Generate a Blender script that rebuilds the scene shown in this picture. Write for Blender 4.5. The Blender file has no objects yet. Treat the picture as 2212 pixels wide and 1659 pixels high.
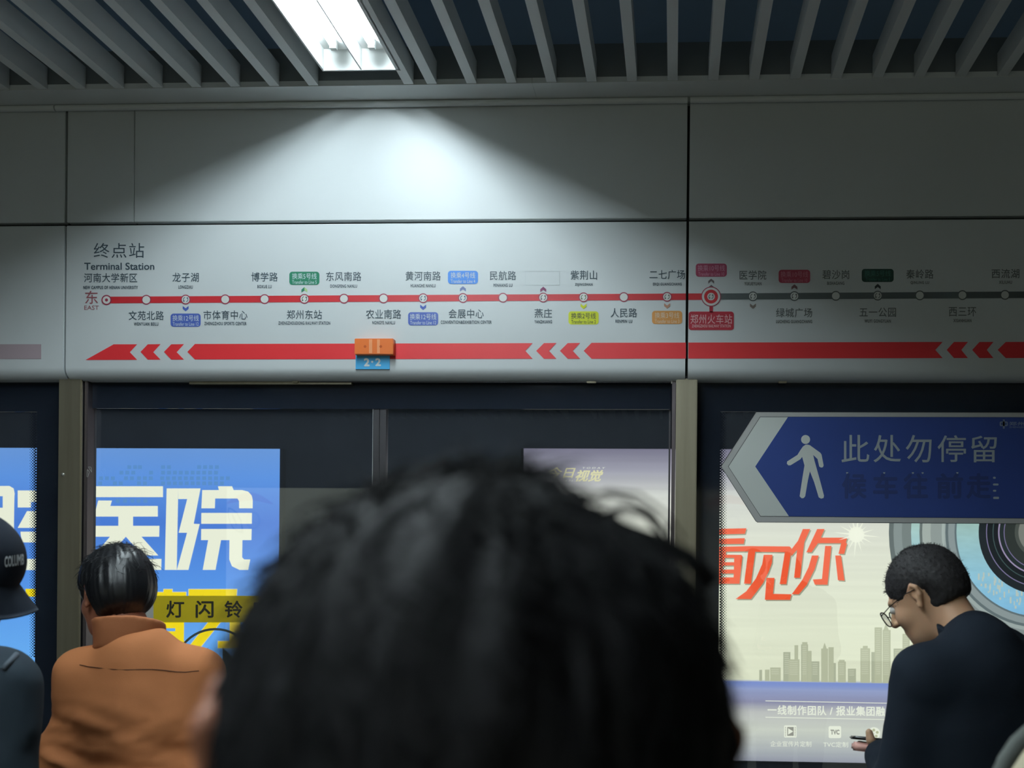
import bpy, bmesh, math, random
import numpy as np
from mathutils import Matrix, Vector
from mathutils.bvhtree import BVHTree
random.seed(7); rng = np.random.default_rng(7)
C = bpy.context.scene.collection
scn = bpy.context.scene

# ---------------------------------------------------------------- camera
W, H = 2212, 1659
F = 2068.0                      # focal length in pixels
PX, PY = 1360.0, 1205.0         # principal point of the (cropped) photograph
EYE = 1.65
R = (Matrix.Rotation(math.atan(.0455), 3, 'Z') @ Matrix.Rotation(math.pi/2, 3, 'X') @ Matrix.Rotation(.0089, 3, 'Z'))
cam_d = bpy.data.cameras.new('camera'); cam = bpy.data.objects.new('camera', cam_d); C.objects.link(cam)
cam.matrix_world = Matrix.Translation((0, 0, EYE)) @ R.to_4x4()
cam_d.sensor_width = 36; cam_d.lens = F/W*36; cam_d.sensor_fit = 'HORIZONTAL'
cam_d.shift_x = -(PX-W/2)/W; cam_d.shift_y = (PY-H/2)/W
cam_d.clip_start = .01; cam_d.clip_end = 100
cam_d.dof.use_dof = True; cam_d.dof.focus_distance = 4.0
cam_d.dof.aperture_fstop = (cam_d.lens/1000)/.0072
scn.camera = cam
# ---------------------------------------------------------------- world, exposure
wd = bpy.data.worlds.new('world'); scn.world = wd; wd.use_nodes = True
wd.node_tree.nodes['Background'].inputs[0].default_value = (.5, .6, .75, 1)
wd.node_tree.nodes['Background'].inputs[1].default_value = .006
scn.view_settings.view_transform = 'Standard'; scn.view_settings.look = 'None'
scn.view_settings.exposure = 0; scn.view_settings.gamma = 1; scn.view_settings.use_curve_mapping = False
scn.cycles.use_denoising = True
scn.cycles.max_bounces = 10; scn.cycles.transparent_max_bounces = 16
scn.cycles.sample_clamp_indirect = 6
TUBE = 112.0                     # radiance of the fluorescent tubes
POSTER_BACK = .6               # radiance of the lit posters on the far platform side behind the viewer

# ---------------------------------------------------------------- helpers
Rn = np.array(R)
def P(x, y, Y):
    """points on the plane at depth Y that the photograph shows at pixel x,y"""
    x = np.asarray(x, float); y = np.asarray(y, float)
    d = np.stack([(x-PX)/F, -(y-PY)/F, -np.ones_like(x)], -1) @ Rn.T
    t = Y/d[..., 1]
    return d*t[..., None] + np.array([0, 0, EYE])
def px(v):
    q = Rn.T @ (np.array(v)-np.array([0, 0, EYE])); return PX+F*q[0]/-q[2], PY-F*q[1]/-q[2]
def lin(c):
    return tuple((v/255/12.92 if v/255 <= .04045 else ((v/255+.055)/1.055)**2.4) for v in c)
MATS = {}
def mat(name, rgb, rough=.5, metal=0., spec=.5, emit=None, bump=None, noise=None, wave=None, aniso=0):
    if name in MATS: return MATS[name]
    m = bpy.data.materials.new(name); m.use_nodes = True; nt = m.node_tree; b = nt.nodes['Principled BSDF']
    col = lin(rgb)+(1,)
    b.inputs['Base Color'].default_value = col; b.inputs['Roughness'].default_value = rough
    b.inputs['Metallic'].default_value = metal; b.inputs['Specular IOR Level'].default_value = spec
    if aniso: b.inputs['Anisotropic'].default_value = aniso
    tc = nt.nodes.new('ShaderNodeTexCoord')
    if noise:   # (scale vec, amount)
        mp = nt.nodes.new('ShaderNodeMapping'); mp.inputs['Scale'].default_value = noise[0]
        n = nt.nodes.new('ShaderNodeTexNoise'); n.inputs['Scale'].default_value = 1; n.inputs['Detail'].default_value = 4
        hs = nt.nodes.new('ShaderNodeHueSaturation'); mr = nt.nodes.new('ShaderNodeMapRange')
        mr.inputs['From Min'].default_value = .3; mr.inputs['From Max'].default_value = .7
        mr.inputs['To Min'].default_value = 1-noise[1]; mr.inputs['To Max'].default_value = 1+noise[1]
        nt.links.new(tc.outputs['Object'], mp.inputs[0]); nt.links.new(mp.outputs[0], n.inputs['Vector'])
        nt.links.new(n.outputs['Fac'], mr.inputs['Value']); nt.links.new(mr.outputs[0], hs.inputs['Value'])
        hs.inputs['Color'].default_value = col; nt.links.new(hs.outputs[0], b.inputs['Base Color'])
    if bump:    # (scale vec, strength, distance)
        mp = nt.nodes.new('ShaderNodeMapping'); mp.inputs['Scale'].default_value = bump[0]
        n = nt.nodes.new('ShaderNodeTexNoise'); n.inputs['Scale'].default_value = 1; n.inputs['Detail'].default_value = 5
        bp = nt.nodes.new('ShaderNodeBump'); bp.inputs['Strength'].default_value = bump[1]; bp.inputs['Distance'].default_value = bump[2]
        nt.links.new(tc.outputs['Object'], mp.inputs[0]); nt.links.new(mp.outputs[0], n.inputs['Vector'])
        nt.links.new(n.outputs['Fac'], bp.inputs['Height']); nt.links.new(bp.outputs[0], b.inputs['Normal'])
    MATS[name] = m; return m
def emis(rgb, s=1.0, gloss=True):
    key = 'lit_%d_%d_%d_%d' % (rgb[0], rgb[1], rgb[2], int(s*100))
    if key in MATS: return MATS[key]
    m = bpy.data.materials.new(key); m.use_nodes = True; b = m.node_tree.nodes['Principled BSDF']
    b.inputs['Base Color'].default_value = (.02, .02, .02, 1); b.inputs['Roughness'].default_value = .4
    b.inputs['Emission Color'].default_value = lin(rgb)+(1,); b.inputs['Emission Strength'].default_value = s
    MATS[key] = m; return m
def glass_mat(name, tint, k=2.0, rough=.0, veil=0.0):
    m = bpy.data.materials.new(name); m.use_nodes = True; nt = m.node_tree; nt.nodes.clear()
    o = nt.nodes.new('ShaderNodeOutputMaterial'); mx = nt.nodes.new('ShaderNodeMixShader')
    t = nt.nodes.new('ShaderNodeBsdfTransparent'); g = nt.nodes.new('ShaderNodeBsdfGlossy')
    fr = nt.nodes.new('ShaderNodeFresnel'); ge = nt.nodes.new('ShaderNodeNewGeometry')
    m1 = nt.nodes.new('ShaderNodeMath'); m1.operation = 'MULTIPLY'; m1.inputs[1].default_value = k
    inv = nt.nodes.new('ShaderNodeMath'); inv.operation = 'SUBTRACT'; inv.inputs[0].default_value = 1
    df = nt.nodes.new('ShaderNodeBsdfDiffuse'); df.inputs[0].default_value = (.62, .68, .8, 1); dm = nt.nodes.new('ShaderNodeMixShader'); dm.inputs[0].default_value = veil  # pale diffuse share imitates veiling glare over the dark glass
    m2 = nt.nodes.new('ShaderNodeMath'); m2.operation = 'MULTIPLY'; m2.use_clamp = True
    fr.inputs[0].default_value = 1.5; g.inputs['Roughness'].default_value = rough
    t.inputs[0].default_value = tuple(tint)+(1,); g.inputs[0].default_value = (.9, .95, 1, 1)
    L = nt.links.new
    L(fr.outputs[0], m1.inputs[0]); L(ge.outputs['Backfacing'], inv.inputs[1]); L(m1.outputs[0], m2.inputs[0]); L(inv.outputs[0], m2.inputs[1])
    L(m2.outputs[0], mx.inputs[0]); L(t.outputs[0], dm.inputs[1]); L(df.outputs[0], dm.inputs[2]); L(dm.outputs[0], mx.inputs[1]); L(g.outputs[0], mx.inputs[2]); L(mx.outputs[0], o.inputs[0])
    return m

def tag(o, label=None, cat=None, group=None, kind=None):
    if label: o['label'] = label
    if cat: o['category'] = cat
    if group: o['group'] = group
    if kind: o['kind'] = kind
    return o
def empty(name, loc=(0, 0, 0), parent=None):
    o = bpy.data.objects.new(name, None); C.objects.link(o); o.location = loc; o.empty_display_size = .1
    if parent: o.parent = parent
    return o
def mesh(name, verts, faces, m, parent=None, smooth=False):
    me = bpy.data.meshes.new(name)
    me.from_pydata([tuple(map(float, v)) for v in verts], [], [tuple(int(i) for i in f) for f in faces]); me.update()
    return link(name, me, m, parent, smooth)
def wmat(o):
    return Matrix.Translation(o.location) if o.parent is None else wmat(o.parent) @ Matrix.Translation(o.location)
def link(name, me, m, parent=None, smooth=False):
    o = bpy.data.objects.new(name, me); C.objects.link(o)
    if m is not None: me.materials.append(m)
    if smooth: me.shade_smooth()
    if parent is not None:
        o.parent = parent
        off = wmat(parent).translation
        if off.length > 1e-9: me.transform(Matrix.Translation(-off))
    return o
def box(name, a, b, m, parent=None, bevel=0.0):
    bm = bmesh.new(); bmesh.ops.create_cube(bm, size=1)
    a = Vector(a); b = Vector(b); c = (a+b)/2; d = b-a
    for v in bm.verts: v.co = Vector((v.co.x*d.x, v.co.y*d.y, v.co.z*d.z))+c
    if bevel: bmesh.ops.bevel(bm, geom=bm.edges[:], offset=bevel, segments=2, affect='EDGES')
    me = bpy.data.meshes.new(name); bm.to_mesh(me); bm.free()
    return link(name, me, m, parent)
def profile_x(name, prof, x0, x1, m, parent=None, smooth=False):
    """extrude a closed (y,z) profile along x"""
    n = len(prof)
    vs = [(x0, y, z) for y, z in prof]+[(x1, y, z) for y, z in prof]
    fs = [(i, (i+1) % n, n+(i+1) % n, n+i) for i in range(n)]+[tuple(range(n))[::-1], tuple(range(n, 2*n))]
    bm = bmesh.new(); bv = [bm.verts.new(v) for v in vs]
    for f in fs: bm.faces.new([bv[i] for i in f])
    bmesh.ops.recalc_face_normals(bm, faces=bm.faces[:])
    me = bpy.data.meshes.new(name); bm.to_mesh(me); bm.free()
    o = link(name, me, m, parent)
    if smooth:
        me.shade_smooth()
        me.set_sharp_from_angle(angle=math.radians(35))
    return o
def rev(p): return [q for q in p]
def clip(poly, axis, val, keep_greater):
    out = []
    n = len(poly)
    for i in range(n):
        a, b = poly[i], poly[(i+1) % n]
        ia = (a[axis] >= val) == keep_greater; ib = (b[axis] >= val) == keep_greater
        if ia: out.append(a)
        if ia != ib:
            t = (val-a[axis])/(b[axis]-a[axis]); out.append((a[0]+t*(b[0]-a[0]), a[1]+t*(b[1]-a[1])))
    return out
def flat(name, polys, Y, m, parent=None, th=0.0):
    """flat print: polygons in photo pixels laid on the plane at depth Y (th: thickness towards the far side)"""
    bm = bmesh.new()
    for p in polys:
        if len(p) < 3: continue
        w = P([q[0] for q in p], [q[1] for q in p], Y)
        vs = [bm.verts.new(v) for v in w]
        try: f = bm.faces.new(vs)
        except ValueError: continue
        f.normal_update()
        if f.normal.y > 0: f.normal_flip()
        if th:
            r = bmesh.ops.extrude_face_region(bm, geom=[f])
            for g in r['geom']:
                if isinstance(g, bmesh.types.BMVert): g.co.y += th
            f.normal_flip() if f.normal.y > 0 else None
    if th: bmesh.ops.recalc_face_normals(bm, faces=bm.faces[:])
    big = [f for f in bm.faces if len(f.verts) > 4]
    if big: bmesh.ops.triangulate(bm, faces=big)
    me = bpy.data.meshes.new(name); bm.to_mesh(me); bm.free()
    return link(name, me, m, parent)
def circ(x, y, r, n=28, ry=None, a0=0, a1=360):
    full = a1-a0 >= 360
    k = n if full else n+1
    return [(x+r*math.cos(math.radians(a0+(a1-a0)*i/n)), y+(ry or r)*math.sin(math.radians(a0+(a1-a0)*i/n))) for i in range(k)]
def arc(x, y, r, w, a0, a1, n=14):
    quads = []
    for i in range(n):
        t0, t1 = [math.radians(a0+(a1-a0)*j/n) for j in (i, i+1)]
        quads.append([(x+(r-w/2)*math.cos(t0), y+(r-w/2)*math.sin(t0)), (x+(r+w/2)*math.cos(t0), y+(r+w/2)*math.sin(t0)),
                      (x+(r+w/2)*math.cos(t1), y+(r+w/2)*math.sin(t1)), (x+(r-w/2)*math.cos(t1), y+(r-w/2)*math.sin(t1))])
    return quads
def rrect(x0, y0, x1, y1, r, n=5):
    o = []
    for cx, cy, a in ((x1-r, y1-r, 0), (x0+r, y1-r, 90), (x0+r, y0+r, 180), (x1-r, y0+r, 270)):
        o += [(cx+r*math.cos(math.radians(a+90*i/n)), cy+r*math.sin(math.radians(a+90*i/n))) for i in range(n+1)]
    return o
def rect(x0, y0, x1, y1): return [(x0, y0), (x1, y0), (x1, y1), (x0, y1)]
def lines(poly, w):
    out = []
    n = len(poly)
    for i in range(n):
        a, b = poly[i], poly[(i+1) % n]
        d = math.hypot(b[0]-a[0], b[1]-a[1]) or 1; nx, ny = -(b[1]-a[1])/d*w/2, (b[0]-a[0])/d*w/2
        ex, ey = (b[0]-a[0])/d*w/2, (b[1]-a[1])/d*w/2
        out.append([(a[0]+nx-ex, a[1]+ny-ey), (b[0]+nx+ex, b[1]+ny+ey), (b[0]-nx+ex, b[1]-ny+ey), (a[0]-nx-ex, a[1]-ny-ey)])
    return out
TCACHE = {}
def glyphs(s, bold=0.0, space=1.0):
    k = (s, bold, space)
    if k in TCACHE: return TCACHE[k]
    cu = bpy.data.curves.new('t', 'FONT'); cu.body = s; cu.size = 1; cu.space_character = space
    cu.resolution_u = 3
    o = bpy.data.objects.new('t', cu); C.objects.link(o)
    bpy.context.view_layer.update()
    me = bpy.data.meshes.new_from_object(o.evaluated_get(bpy.context.evaluated_depsgraph_get()))
    v = np.array([w.co[:2] for w in me.vertices]); f = [tuple(p.vertices) for p in me.polygons]
    bpy.data.objects.remove(o); bpy.data.curves.remove(cu); bpy.data.meshes.remove(me)
    lo = v.min(0); hi = v.max(0); n = len(v); lay = np.zeros(n)
    if bold:
        dirs = [(0, 0), (1, 0), (-1, 0), (0, 1), (0, -1)]+([(.7, .7), (-.7, .7), (.7, -.7), (-.7, -.7)] if bold > .012 else [])
        vv = np.concatenate([v+np.array(d)*bold for d in dirs]); lay = np.repeat(np.arange(len(dirs)), n)*.00004
        f = [tuple(i+j*n for i in p) for j in range(len(dirs)) for p in f]; v = vv
        lo = lo-bold; hi = hi+bold
    v = (v-lo)/(hi-lo)
    TCACHE[k] = (v, f, lay); return TCACHE[k]
def text(s, x0, y0, x1, y1, Y, m, parent=None, bold=0.0, space=1.0, shear=0.0, name='lettering', drop=0.0):
    """writing fitted to a pixel box on the plane at depth Y"""
    v, f, lay = glyphs(s, bold, space)
    X = x0+v[:, 0]*(x1-x0)+shear*v[:, 1]*(y1-y0); YY = y1-v[:, 1]*(y1-y0)+drop*v[:, 0]
    w = P(X, YY, Y); w[:, 1] -= lay
    return mesh(name, w, f, m, parent)

# ---------------------------------------------------------------- implicit surfaces for the figures
def axis(lo, hi, fine=(), cf=.005, cc=.011):
    v = [lo]
    while v[-1] < hi:
        c = cf if any(a-.01 <= v[-1] <= b+.01 for a, b in fine) else cc
        v.append(v[-1]+c)
    return np.array(v)
class Vol:
    def __init__(s, xs, ys, zs):
        s.xs, s.ys, s.zs = xs, ys, zs
        s.F = np.full((len(xs), len(ys), len(zs)), 1.0, np.float32)
    def apply(s, lo, hi, fn, k=.02, op='add'):
        pad = .035+k
        i0, i1 = np.searchsorted(s.xs, lo[0]-pad), np.searchsorted(s.xs, hi[0]+pad)
        j0, j1 = np.searchsorted(s.ys, lo[1]-pad), np.searchsorted(s.ys, hi[1]+pad)
        k0, k1 = np.searchsorted(s.zs, lo[2]-pad), np.searchsorted(s.zs, hi[2]+pad)
        if i1 <= i0 or j1 <= j0 or k1 <= k0: return
        X, Y, Z = np.meshgrid(s.xs[i0:i1], s.ys[j0:j1], s.zs[k0:k1], indexing='ij')
        d = fn(X, Y, Z).astype(np.float32); a = s.F[i0:i1, j0:j1, k0:k1]
        if op == 'add':
            h = np.clip(.5+.5*(a-d)/k, 0, 1); s.F[i0:i1, j0:j1, k0:k1] = a*(1-h)+d*h-k*h*(1-h)
        else:
            d = -d; h = np.clip(.5+.5*(d-a)/k, 0, 1); s.F[i0:i1, j0:j1, k0:k1] = a*(1-h)+d*h+k*h*(1-h)
    def ell(s, M, c, r, k=.02, op='add'):
        c = np.array(c, float); r = np.array(r, float)
        Mi = np.array(M.inverted()); w = np.array(M @ Vector(c)); R_ = np.max(r)
        def fn(X, Y, Z):
            q = [(Mi[i, 0]*X+Mi[i, 1]*Y+Mi[i, 2]*Z+Mi[i, 3]-c[i]) for i in range(3)]
            k0 = np.sqrt(sum((q[i]/r[i])**2 for i in range(3))); k1 = np.sqrt(sum((q[i]/r[i]**2)**2 for i in range(3)))
            return k0*(k0-1)/np.maximum(k1, 1e-6)
        s.apply(w-R_, w+R_, fn, k, op)
    def cone(s, M, a, b, ra, rb=None, k=.02, op='add'):
        rb = ra if rb is None else rb
        a = np.array(M @ Vector(a)); b = np.array(M @ Vector(b)); d = b-a; L = max(d @ d, 1e-9)
        def fn(X, Y, Z):
            t = np.clip(((X-a[0])*d[0]+(Y-a[1])*d[1]+(Z-a[2])*d[2])/L, 0, 1)
            return np.sqrt((X-a[0]-t*d[0])**2+(Y-a[1]-t*d[1])**2+(Z-a[2]-t*d[2])**2)-(ra+(rb-ra)*t)
        rr = max(ra, rb)
        s.apply(np.minimum(a, b)-rr, np.maximum(a, b)+rr, fn, k, op)
    def ring(s, M, c, rx, ry, hh, t, flare=0, k=.01, lean=0):
        """upright collar band: elliptical tube, half height hh, thickness t"""
        c = np.array(c, float); Mi = np.array(M.inverted()); w = np.array(M @ Vector(c)); R_ = max(rx, ry)+hh*abs(flare)+t
        def fn(X, Y, Z):
            q = [(Mi[i, 0]*X+Mi[i, 1]*Y+Mi[i, 2]*Z+Mi[i, 3]-c[i]) for i in range(3)]
            e = np.sqrt((q[0]/rx)**2+(q[1]/ry)**2)
            rad = (e-1)*min(rx, ry)-flare*q[2]
            dx = np.abs(rad)-t; dz = np.abs(q[2]+lean*q[1])-hh
            return np.minimum(np.maximum(dx, dz), 0)+np.sqrt(np.maximum(dx, 0)**2+np.maximum(dz, 0)**2)-.003
        s.apply(w-R_-hh, w+R_+hh, fn, k)
    def cut_below(s, M, z, k=.006, above=False, fnz=None):
        Mi = np.array(M.inverted())
        def fn(X, Y, Z):
            q = [(Mi[i, 0]*X+Mi[i, 1]*Y+Mi[i, 2]*Z+Mi[i, 3]) for i in range(3)]
            zz = z if fnz is None else fnz(q[0], q[1])
            return (q[2]-zz)*(-1 if above else 1)
        lo = np.array([s.xs[0], s.ys[0], s.zs[0]]); hi = np.array([s.xs[-1], s.ys[-1], s.zs[-1]])
        s.apply(lo, hi, fn, k, 'sub')
    def mesh(s, name, m, parent=None, smooth=2, disp=None):
        F_ = s.F; S = F_ < 0
        nx, ny, nz = F_.shape
        cs = np.zeros((nx-1, ny-1, nz-1), np.int8)
        for a in (0, 1):
            for b in (0, 1):
                for c in (0, 1): cs += S[a:nx-1+a, b:ny-1+b, c:nz-1+c]
        act = (cs > 0) & (cs < 8); I, J, K = np.nonzero(act)
        idx = np.full(act.shape, -1, np.int64); idx[I, J, K] = np.arange(len(I))
        acc = np.zeros((len(I), 3)); cnt = np.zeros(len(I))
        corner = [(a, b, c) for a in (0, 1) for b in (0, 1) for c in (0, 1)]
        def co(a, b, c): return np.stack([s.xs[I+a], s.ys[J+b], s.zs[K+c]], 1)
        for p in corner:
            for ax in range(3):
                if p[ax]: continue
                q = list(p); q[ax] = 1
                f0 = F_[I+p[0], J+p[1], K+p[2]]; f1 = F_[I+q[0], J+q[1], K+q[2]]
                mk = (f0 < 0) != (f1 < 0)
                t = np.where(mk, f0/np.where(mk, f0-f1, 1), 0)[:, None]
                pt = co(*p)*(1-t)+co(*q)*t
                acc[mk] += pt[mk]; cnt[mk] += 1
        V = acc/cnt[:, None]
        quads = []
        for ax in range(3):
            sl0 = [slice(1, -1)]*3; sl1 = [slice(1, -1)]*3
            sl0[ax] = slice(0, -1); sl1[ax] = slice(1, None)
            A = S[tuple(sl0)]; B = S[tuple(sl1)]
            for sign, mk in ((1, A & ~B), (-1, ~A & B)):
                i, j, k = np.nonzero(mk); g = [i+1, j+1, k+1]; g[ax] = g[ax]-1
                o1, o2 = [(1, 2), (2, 0), (0, 1)][ax]
                def cell(d1, d2):
                    h = [g[0].copy(), g[1].copy(), g[2].copy()]; h[o1] -= d1; h[o2] -= d2; return idx[h[0], h[1], h[2]]
                q = np.stack([cell(1, 1), cell(0, 1), cell(0, 0), cell(1, 0)], 1)
                quads.append(q if sign > 0 else q[:, ::-1])
        Q = np.concatenate(quads); Q = Q[(Q >= 0).all(1)]
        # light smoothing
        for _ in range(smooth):
            s_ = np.zeros_like(V); n_ = np.zeros(len(V))
            for a, b in ((0, 1), (1, 2), (2, 3), (3, 0)):
                np.add.at(s_, Q[:, a], V[Q[:, b]]); np.add.at(n_, Q[:, a], 1)
                np.add.at(s_, Q[:, b], V[Q[:, a]]); np.add.at(n_, Q[:, b], 1)
            V = .5*V+.5*s_/np.maximum(n_, 1)[:, None]
        if disp is not None:
            fn = np.cross(V[Q[:, 2]]-V[Q[:, 0]], V[Q[:, 3]]-V[Q[:, 1]]); N = np.zeros_like(V)
            for a in range(4): np.add.at(N, Q[:, a], fn)
            N /= np.maximum(np.linalg.norm(N, axis=1), 1e-9)[:, None]
            V = V+N*disp(V)[:, None]
        me = bpy.data.meshes.new(name)
        me.vertices.add(len(V)); me.vertices.foreach_set('co', V.astype(np.float32).ravel())
        me.loops.add(Q.size); me.loops.foreach_set('vertex_index', Q.astype(np.int32).ravel())
        me.polygons.add(len(Q)); me.polygons.foreach_set('loop_start', np.arange(0, Q.size, 4, dtype=np.int32))
        me.update(calc_edges=True); me.validate()
        return link(name, me, m, parent, True)
def vnoise(p, sc, seed=0):
    q = p*np.array(sc)+seed*17.3; i = np.floor(q).astype(np.int64); f = q-i; f = f*f*(3-2*f)
    def h(a, b, c):
        n = (i[:, 0]+a)*73856093 ^ (i[:, 1]+b)*19349663 ^ (i[:, 2]+c)*83492791
        n = (n ^ (n >> 13))*1274126177 & 0x7fffffff
        return (n % 10007)/10007.0
    o = 0
    for a in (0, 1):
        for b in (0, 1):
            for c in (0, 1):
                o = o+h(a, b, c)*(f[:, 0] if a else 1-f[:, 0])*(f[:, 1] if b else 1-f[:, 1])*(f[:, 2] if c else 1-f[:, 2])
    return o*2-1
def tubes(name, paths, m, parent=None, sides=4):
    """tapered tubes: list of (points, radii) in one mesh"""
    vs, fs = [], []
    for pts, rad in paths:
        pts = [Vector(p) for p in pts]; base = len(vs); n = len(pts)
        up = Vector((.3, .2, .93))
        for i, p in enumerate(pts):
            t = (pts[min(i+1, n-1)]-pts[max(i-1, 0)]).normalized()
            u = t.cross(up); u = u.normalized() if u.length > 1e-4 else t.orthogonal().normalized(); w = t.cross(u)
            for j in range(sides):
                a = 2*math.pi*j/sides; vs.append(p+(u*math.cos(a)+w*math.sin(a))*rad[i])
        for i in range(n-1):
            for j in range(sides):
                a = base+i*sides+j; b = base+i*sides+(j+1) % sides
                fs.append((a, b, b+sides, a+sides))
        fs.append(tuple(base+j for j in range(sides))[::-1]); fs.append(tuple(base+(n-1)*sides+j for j in range(sides)))
    return mesh(name, vs, fs, m, parent, True)
def bvh(o):
    me = o.data; off = wmat(o).translation
    return BVHTree.FromPolygons([v.co+off for v in me.vertices], [tuple(p.vertices) for p in me.polygons])
def on_surface(tree, x, y, lift=.001):
    o = Vector((0, 0, EYE)); d = (Vector(P(x, y, 2.0))-o).normalized()
    h = tree.ray_cast(o, d)
    return None if h[0] is None else h[0]-d*lift
# ================================================================= STRUCTURE
XL, XR = P(140.5, 620, 4)[0], P(1484.5, 620, 4)[0]; PITCH = XR-XL
def zat(y, Y=4.0, x=1106): return float(P(x, y, Y)[2])
def xat(x, Y=4.0, y=900): return float(P(x, y, Y)[0])
M_panel = mat('coated_metal_panel', (208, 213, 214), .42, 0, .5, noise=((1.5, 1.5, 1.5), .03))
M_dark = mat('dark_joint', (22, 26, 28), .7)
M_slat = mat('slat_paint', (220, 224, 224), .5)
M_plenum = mat('plenum_paint', (160, 186, 214), .8)
M_steel = mat('brushed_steel', (165, 158, 138), .42, .8, noise=((30, 30, 1.2), .10), bump=((160, 160, 2), .12, .002))
M_steeld = mat('dark_steel', (85, 84, 88), .4, .8)
M_black = mat('black_back_painted_glass', (34, 40, 50), .06, 0, .5)
M_tunnel = mat('tunnel_concrete', (92, 100, 114), .85, noise=((2, 2, 2), .2))
M_floor = mat('granite_floor', (102, 102, 100), .3, noise=((40, 40, 40), .15))
M_white = mat('white_paint', (235, 235, 230), .5)
M_glass = glass_mat('clear_glass', (.95, .97, .97), 3.4, veil=.035)
ZB = zat(819); ZJ0, ZJ1 = zat(473.5), zat(480.5); ZT = zat(224)
Z_S = float(P(1200, 178, 3.85)[2])

wall = tag(empty('wall_front', (0, 4, 0)), 'light grey fascia of coated metal panels above the platform doors', kind='structure')
GAP = .0055
for k in range(-2, 3):
    a, b = XL+k*PITCH+GAP, XL+(k+1)*PITCH-GAP
    cuts = [(a, b)]
    if k == 0:
        s_ = xat(290, 4, 350); cuts = [(a, s_-.0015), (s_+.0015, b)]
    for c0, c1 in cuts:
        box('panel', (c0, 4.0, ZJ0), (c1, 4.03, ZT), M_panel, wall, .002)
    r = .05; prof = [(4.03, ZJ1), (4.003, ZJ1), (4.0, ZJ1-.003)]
    for i in range(9):
        t = math.pi/2*i/8; prof.append((4.0+r*(1-math.cos(t)), ZB+r-r*math.sin(t)))
    prof += [(4.10, ZB), (4.10, ZB+.012), (4.03, ZB+.012)]
    profile_x('panel', prof, a, b, M_panel, wall, True)
box('backing', (XL-2*PITCH, 4.028, ZB+.02), (XL+3*PITCH, 4.06, ZT+.25), M_dark, wall)

# ceiling: slats, edge channel, upstand, plenum
ceil = tag(empty('ceiling', (0, 0, Z_S)), 'open slatted metal ceiling under a dark blue grey plenum', kind='structure')
X0s = float(P(1181, 177, 3.85)[0]); SP = .1628; SW = .040
skip = {-4, -5}
fx0, fx1 = float(P(699.4, 152, 3.73)[0]), float(P(861, 150, 3.73)[0])
sl_me = None
frame_x = float(P(873, 184, 3.85)[0])
for n in range(-26, 30):
    x = X0s+n*SP
    if n in skip: continue
    if sl_me is None:
        o = box('slat', (0, -5.0, 0), (SW, 3.848, .09), M_slat); sl_me = o.data; o.parent = ceil; o.location = (x, 0, 0)
    else:
        o = bpy.data.objects.new('slat', sl_me); C.objects.link(o); o.parent = ceil; o.location = (x, 0, 0)
o = bpy.data.objects.new('slat', sl_me); C.objects.link(o); o.parent = ceil; o.location = (frame_x, 0, 0)
seamx = [XL-2*PITCH, xat(120), xat(1155, 3.97, 200), XR, XL+3*PITCH]
# edge channel: flat underside then a recessed shadow line and a round rail
for a, b in ((XL-2*PITCH, xat(1153, 3.9, 200)), (xat(1153.6, 3.9, 200), XL+3*PITCH)):
    box('edge_channel', (a, 3.85, Z_S-.002), (b, 3.986, Z_S+.02), M_slat, ceil)
box('upstand', (XL-2*PITCH, 3.852, Z_S+.02), (XL+3*PITCH, 3.87, Z_S+.155), mat('upstand_paint', (120, 126, 128), .6), ceil)
box('plenum_wall', (XL-2*PITCH, 3.98, Z_S+.0), (XL+3*PITCH, 4.06, Z_S+.75), M_plenum, ceil)
box('plenum_soffit', (XL-2*PITCH, -5.2, Z_S+.70), (XL+3*PITCH, 4.06, Z_S+.8), M_plenum, ceil)
zr = zat(221.5, 3.985)
for a, b in ((XL-2*PITCH, xat(119, 3.98, 225)-.003), (xat(119, 3.98, 225)+.003, XR-GAP), (XR+GAP, XL+3*PITCH)):
    prof = [(3.984+.0125*math.cos(t*math.pi/8), zr+.0125*math.sin(t*math.pi/8)) for t in range(16)]
    profile_x('edge_rail', prof, a, b, M_slat, ceil, True)
box('shadow_gap', (XL-2*PITCH, 3.987, zr-.004), (XL+3*PITCH, 4.03, Z_S+.01), mat('gap_paint', (170, 175, 175), .7), ceil)

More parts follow.
